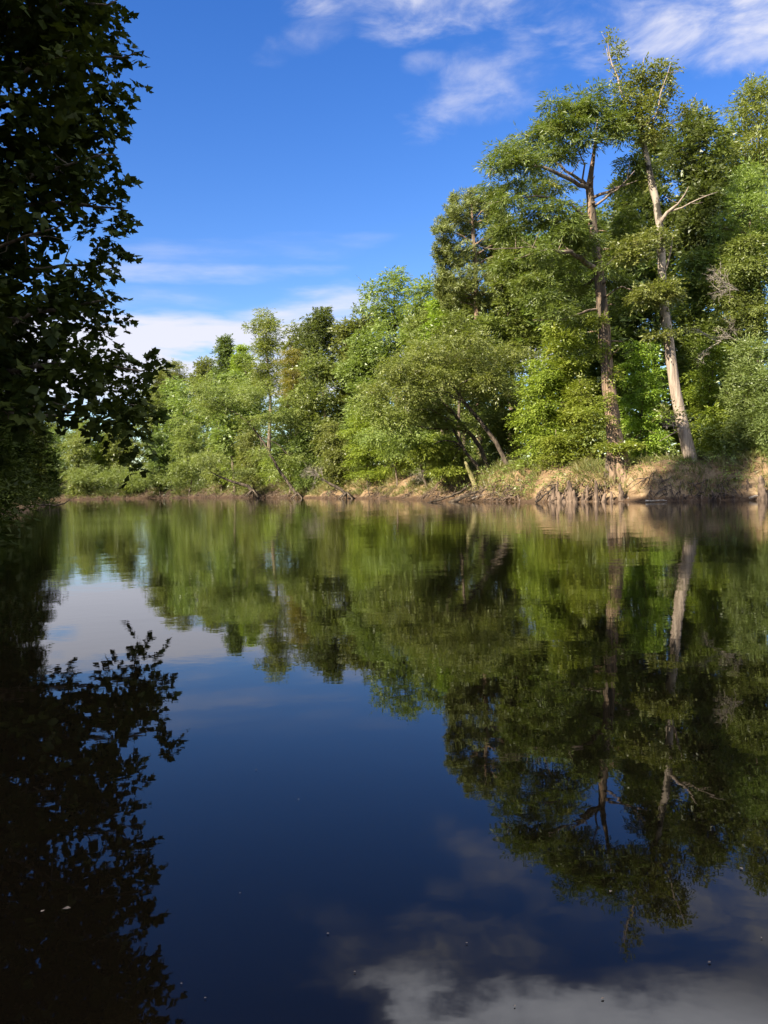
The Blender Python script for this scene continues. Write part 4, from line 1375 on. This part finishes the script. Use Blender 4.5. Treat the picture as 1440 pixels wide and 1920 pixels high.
# dim trees along the left bank beyond the sycamore, their shade put into the leaf colour
G = 'dim trees along the left bank'
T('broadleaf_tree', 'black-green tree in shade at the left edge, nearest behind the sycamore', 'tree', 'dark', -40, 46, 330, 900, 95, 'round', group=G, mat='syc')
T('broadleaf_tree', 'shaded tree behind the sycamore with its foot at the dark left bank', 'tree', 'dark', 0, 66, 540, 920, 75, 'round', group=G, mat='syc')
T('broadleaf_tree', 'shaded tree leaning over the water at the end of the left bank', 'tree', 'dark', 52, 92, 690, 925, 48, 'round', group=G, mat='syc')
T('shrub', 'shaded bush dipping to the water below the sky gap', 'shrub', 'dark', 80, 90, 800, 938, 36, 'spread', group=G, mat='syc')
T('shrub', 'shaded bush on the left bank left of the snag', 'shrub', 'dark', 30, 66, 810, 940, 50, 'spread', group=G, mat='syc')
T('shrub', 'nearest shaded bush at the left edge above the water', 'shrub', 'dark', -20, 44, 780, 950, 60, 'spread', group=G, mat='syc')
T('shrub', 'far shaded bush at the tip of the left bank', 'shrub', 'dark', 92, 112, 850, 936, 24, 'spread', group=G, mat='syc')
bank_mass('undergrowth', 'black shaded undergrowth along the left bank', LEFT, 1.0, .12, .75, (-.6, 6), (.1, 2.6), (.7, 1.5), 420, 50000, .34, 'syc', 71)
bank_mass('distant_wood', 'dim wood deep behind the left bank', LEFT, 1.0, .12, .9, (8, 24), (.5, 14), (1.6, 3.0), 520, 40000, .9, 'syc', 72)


# tall trees of the near bank beside and behind the viewer: they throw the shade over the sycamore and the near water
def near_bank():
    rg = np.random.default_rng(81)
    b = np.zeros(3)
    ax0, ax1 = np.array([0, 0, 5.5]), np.array([0, 0, 23.0])
    cl = crown_clumps(rg, ax0, ax1, 5.2, 70, 1.8, 'round', .75)
    tw = [np.array([0, 0, -.5]), np.array([.1, 0, 3]), np.array([-.2, .2, 10]), np.array([0, 0, 20.0])]
    P, r = smooth_path(tw, [.55, .4, .32, .06], 1.0)
    wd = Wood()
    wd.tube(P, r, 9, 0, .03, rg)
    limbs_to(rg, wd, P, r, cl, 4, .14, 2)
    tm = wd.mesh('trunk', MAT['bark'])
    cm = crown_mesh('crown', rg, cl, 30000, .42, .6, MAT['dark'], b, 6, .8, .15, .5, .3, .3, .5)
    for x, y, a, s in [(-17, 3, 0, 1.0), (-19.5, 10.5, 2.5, .95), (-14, 4.5, 5.5, .9), (-22.5, 16.5, 1.3, 1.05), (-24, 22, 4.4, 1.05), (-27, 33, 3.0, 1.02), (-13, -7, 4.0, 1.0), (-33, 45, .6, 1.0), (-31.5, 4, 5.0, 1.12), (-31, 18, 2.8, 1.05), (-24, -6, 1.9, 1.0), (-38.5, 54, 3.3, 1.0), (-46, 70, .2, 1.0), (-55, 88, 1.7, 1.0)]:
        e = thing('shade_tree', 'tall leafy tree of the near bank standing beside the viewer', 'tree', (x, y, gz(x, y)), 'tall trees of the near bank')
        e.rotation_euler = (0, 0, a)
        e.scale = (s, s, s)
        obj('trunk', tm, e)
        obj('crown', cm, e, kind='stuff')


near_bank()


def slim_tree():
    rg = np.random.default_rng(83)
    b = np.array([-17.4, 18.2, gz(-17.4, 18.2)])
    cl = crown_clumps(rg, b + np.array([0, 0, 9]), b + np.array([0, 0, 34.0]), 2.9, 60, 1.6, 'column', .8)
    P, r = smooth_path([b - np.array([0, 0, .5]), b + np.array([.1, 0, 10]), b + np.array([0, .1, 33])], [.5, .36, .05], 1.0)
    wd = Wood()
    wd.tube(P, r, 9, 0, .03, rg)
    limbs_to(rg, wd, P, r, cl, 4, .12, 2)
    e = thing('shade_tree', 'tallest slim tree of the near bank left of the sycamore', 'tree', b, 'tall trees of the near bank')
    obj('trunk', wd.mesh('trunk', MAT['bark'], b), e)
    obj('crown', crown_mesh('crown', rg, cl, 26000, .38, .6, MAT['dark'], b, 6, .8, .15, .5, .3, .3, .5), e, kind='stuff')


slim_tree()


# --- leaf flecks and bubbles adrift on the calm water
def flecks():
    lf = leaves_arrays(np.array([[0, -.5, 0]]), np.array([[0, 1.0, 0]]), np.array([[0, 0, 1.0]]), np.ones(1), np.ones(1) * .7, RHOMB, -.25)
    lm = mesh_from('floating_leaf', *lf, MAT['bark_limb'])
    rg = np.random.default_rng(91)
    spots = [(125, 1705, .05), (80, 1710, .03), (615, 1752, .016), (665, 1824, .014), (1130, 1874, .022), (965, 1888, .014), (1330, 1806, .02), (1428, 1760, .014), (1145, 1673, .03), (1390, 1630, .03),
             (340, 1846, .013), (385, 1873, .013), (450, 1676, .014), (480, 1445, .02), (560, 1500, .02), (875, 1770, .016)]
    for n_, (px, py, sz) in enumerate(spots):
        lab = ['larger of the two pale leaves adrift in the dark reflection of the sycamore', 'smaller of the two pale leaves adrift in the dark reflection of the sycamore'][n_] if n_ < 2 else 'tiny fleck adrift on the open calm water'
        d = fwd * F_PX + rt * (px - 720) - up * (py - 960)
        t = -CAM_H / d[2]
        o = obj('floating_leaf', lm, None, (d[0] * t, d[1] * t, .004), label=lab, category='leaf', group='leaf flecks on the water')
        o.rotation_euler = (0, 0, rg.uniform(0, 6.28))
        o.scale = (sz * .6, sz * .6, sz * .6)


flecks()
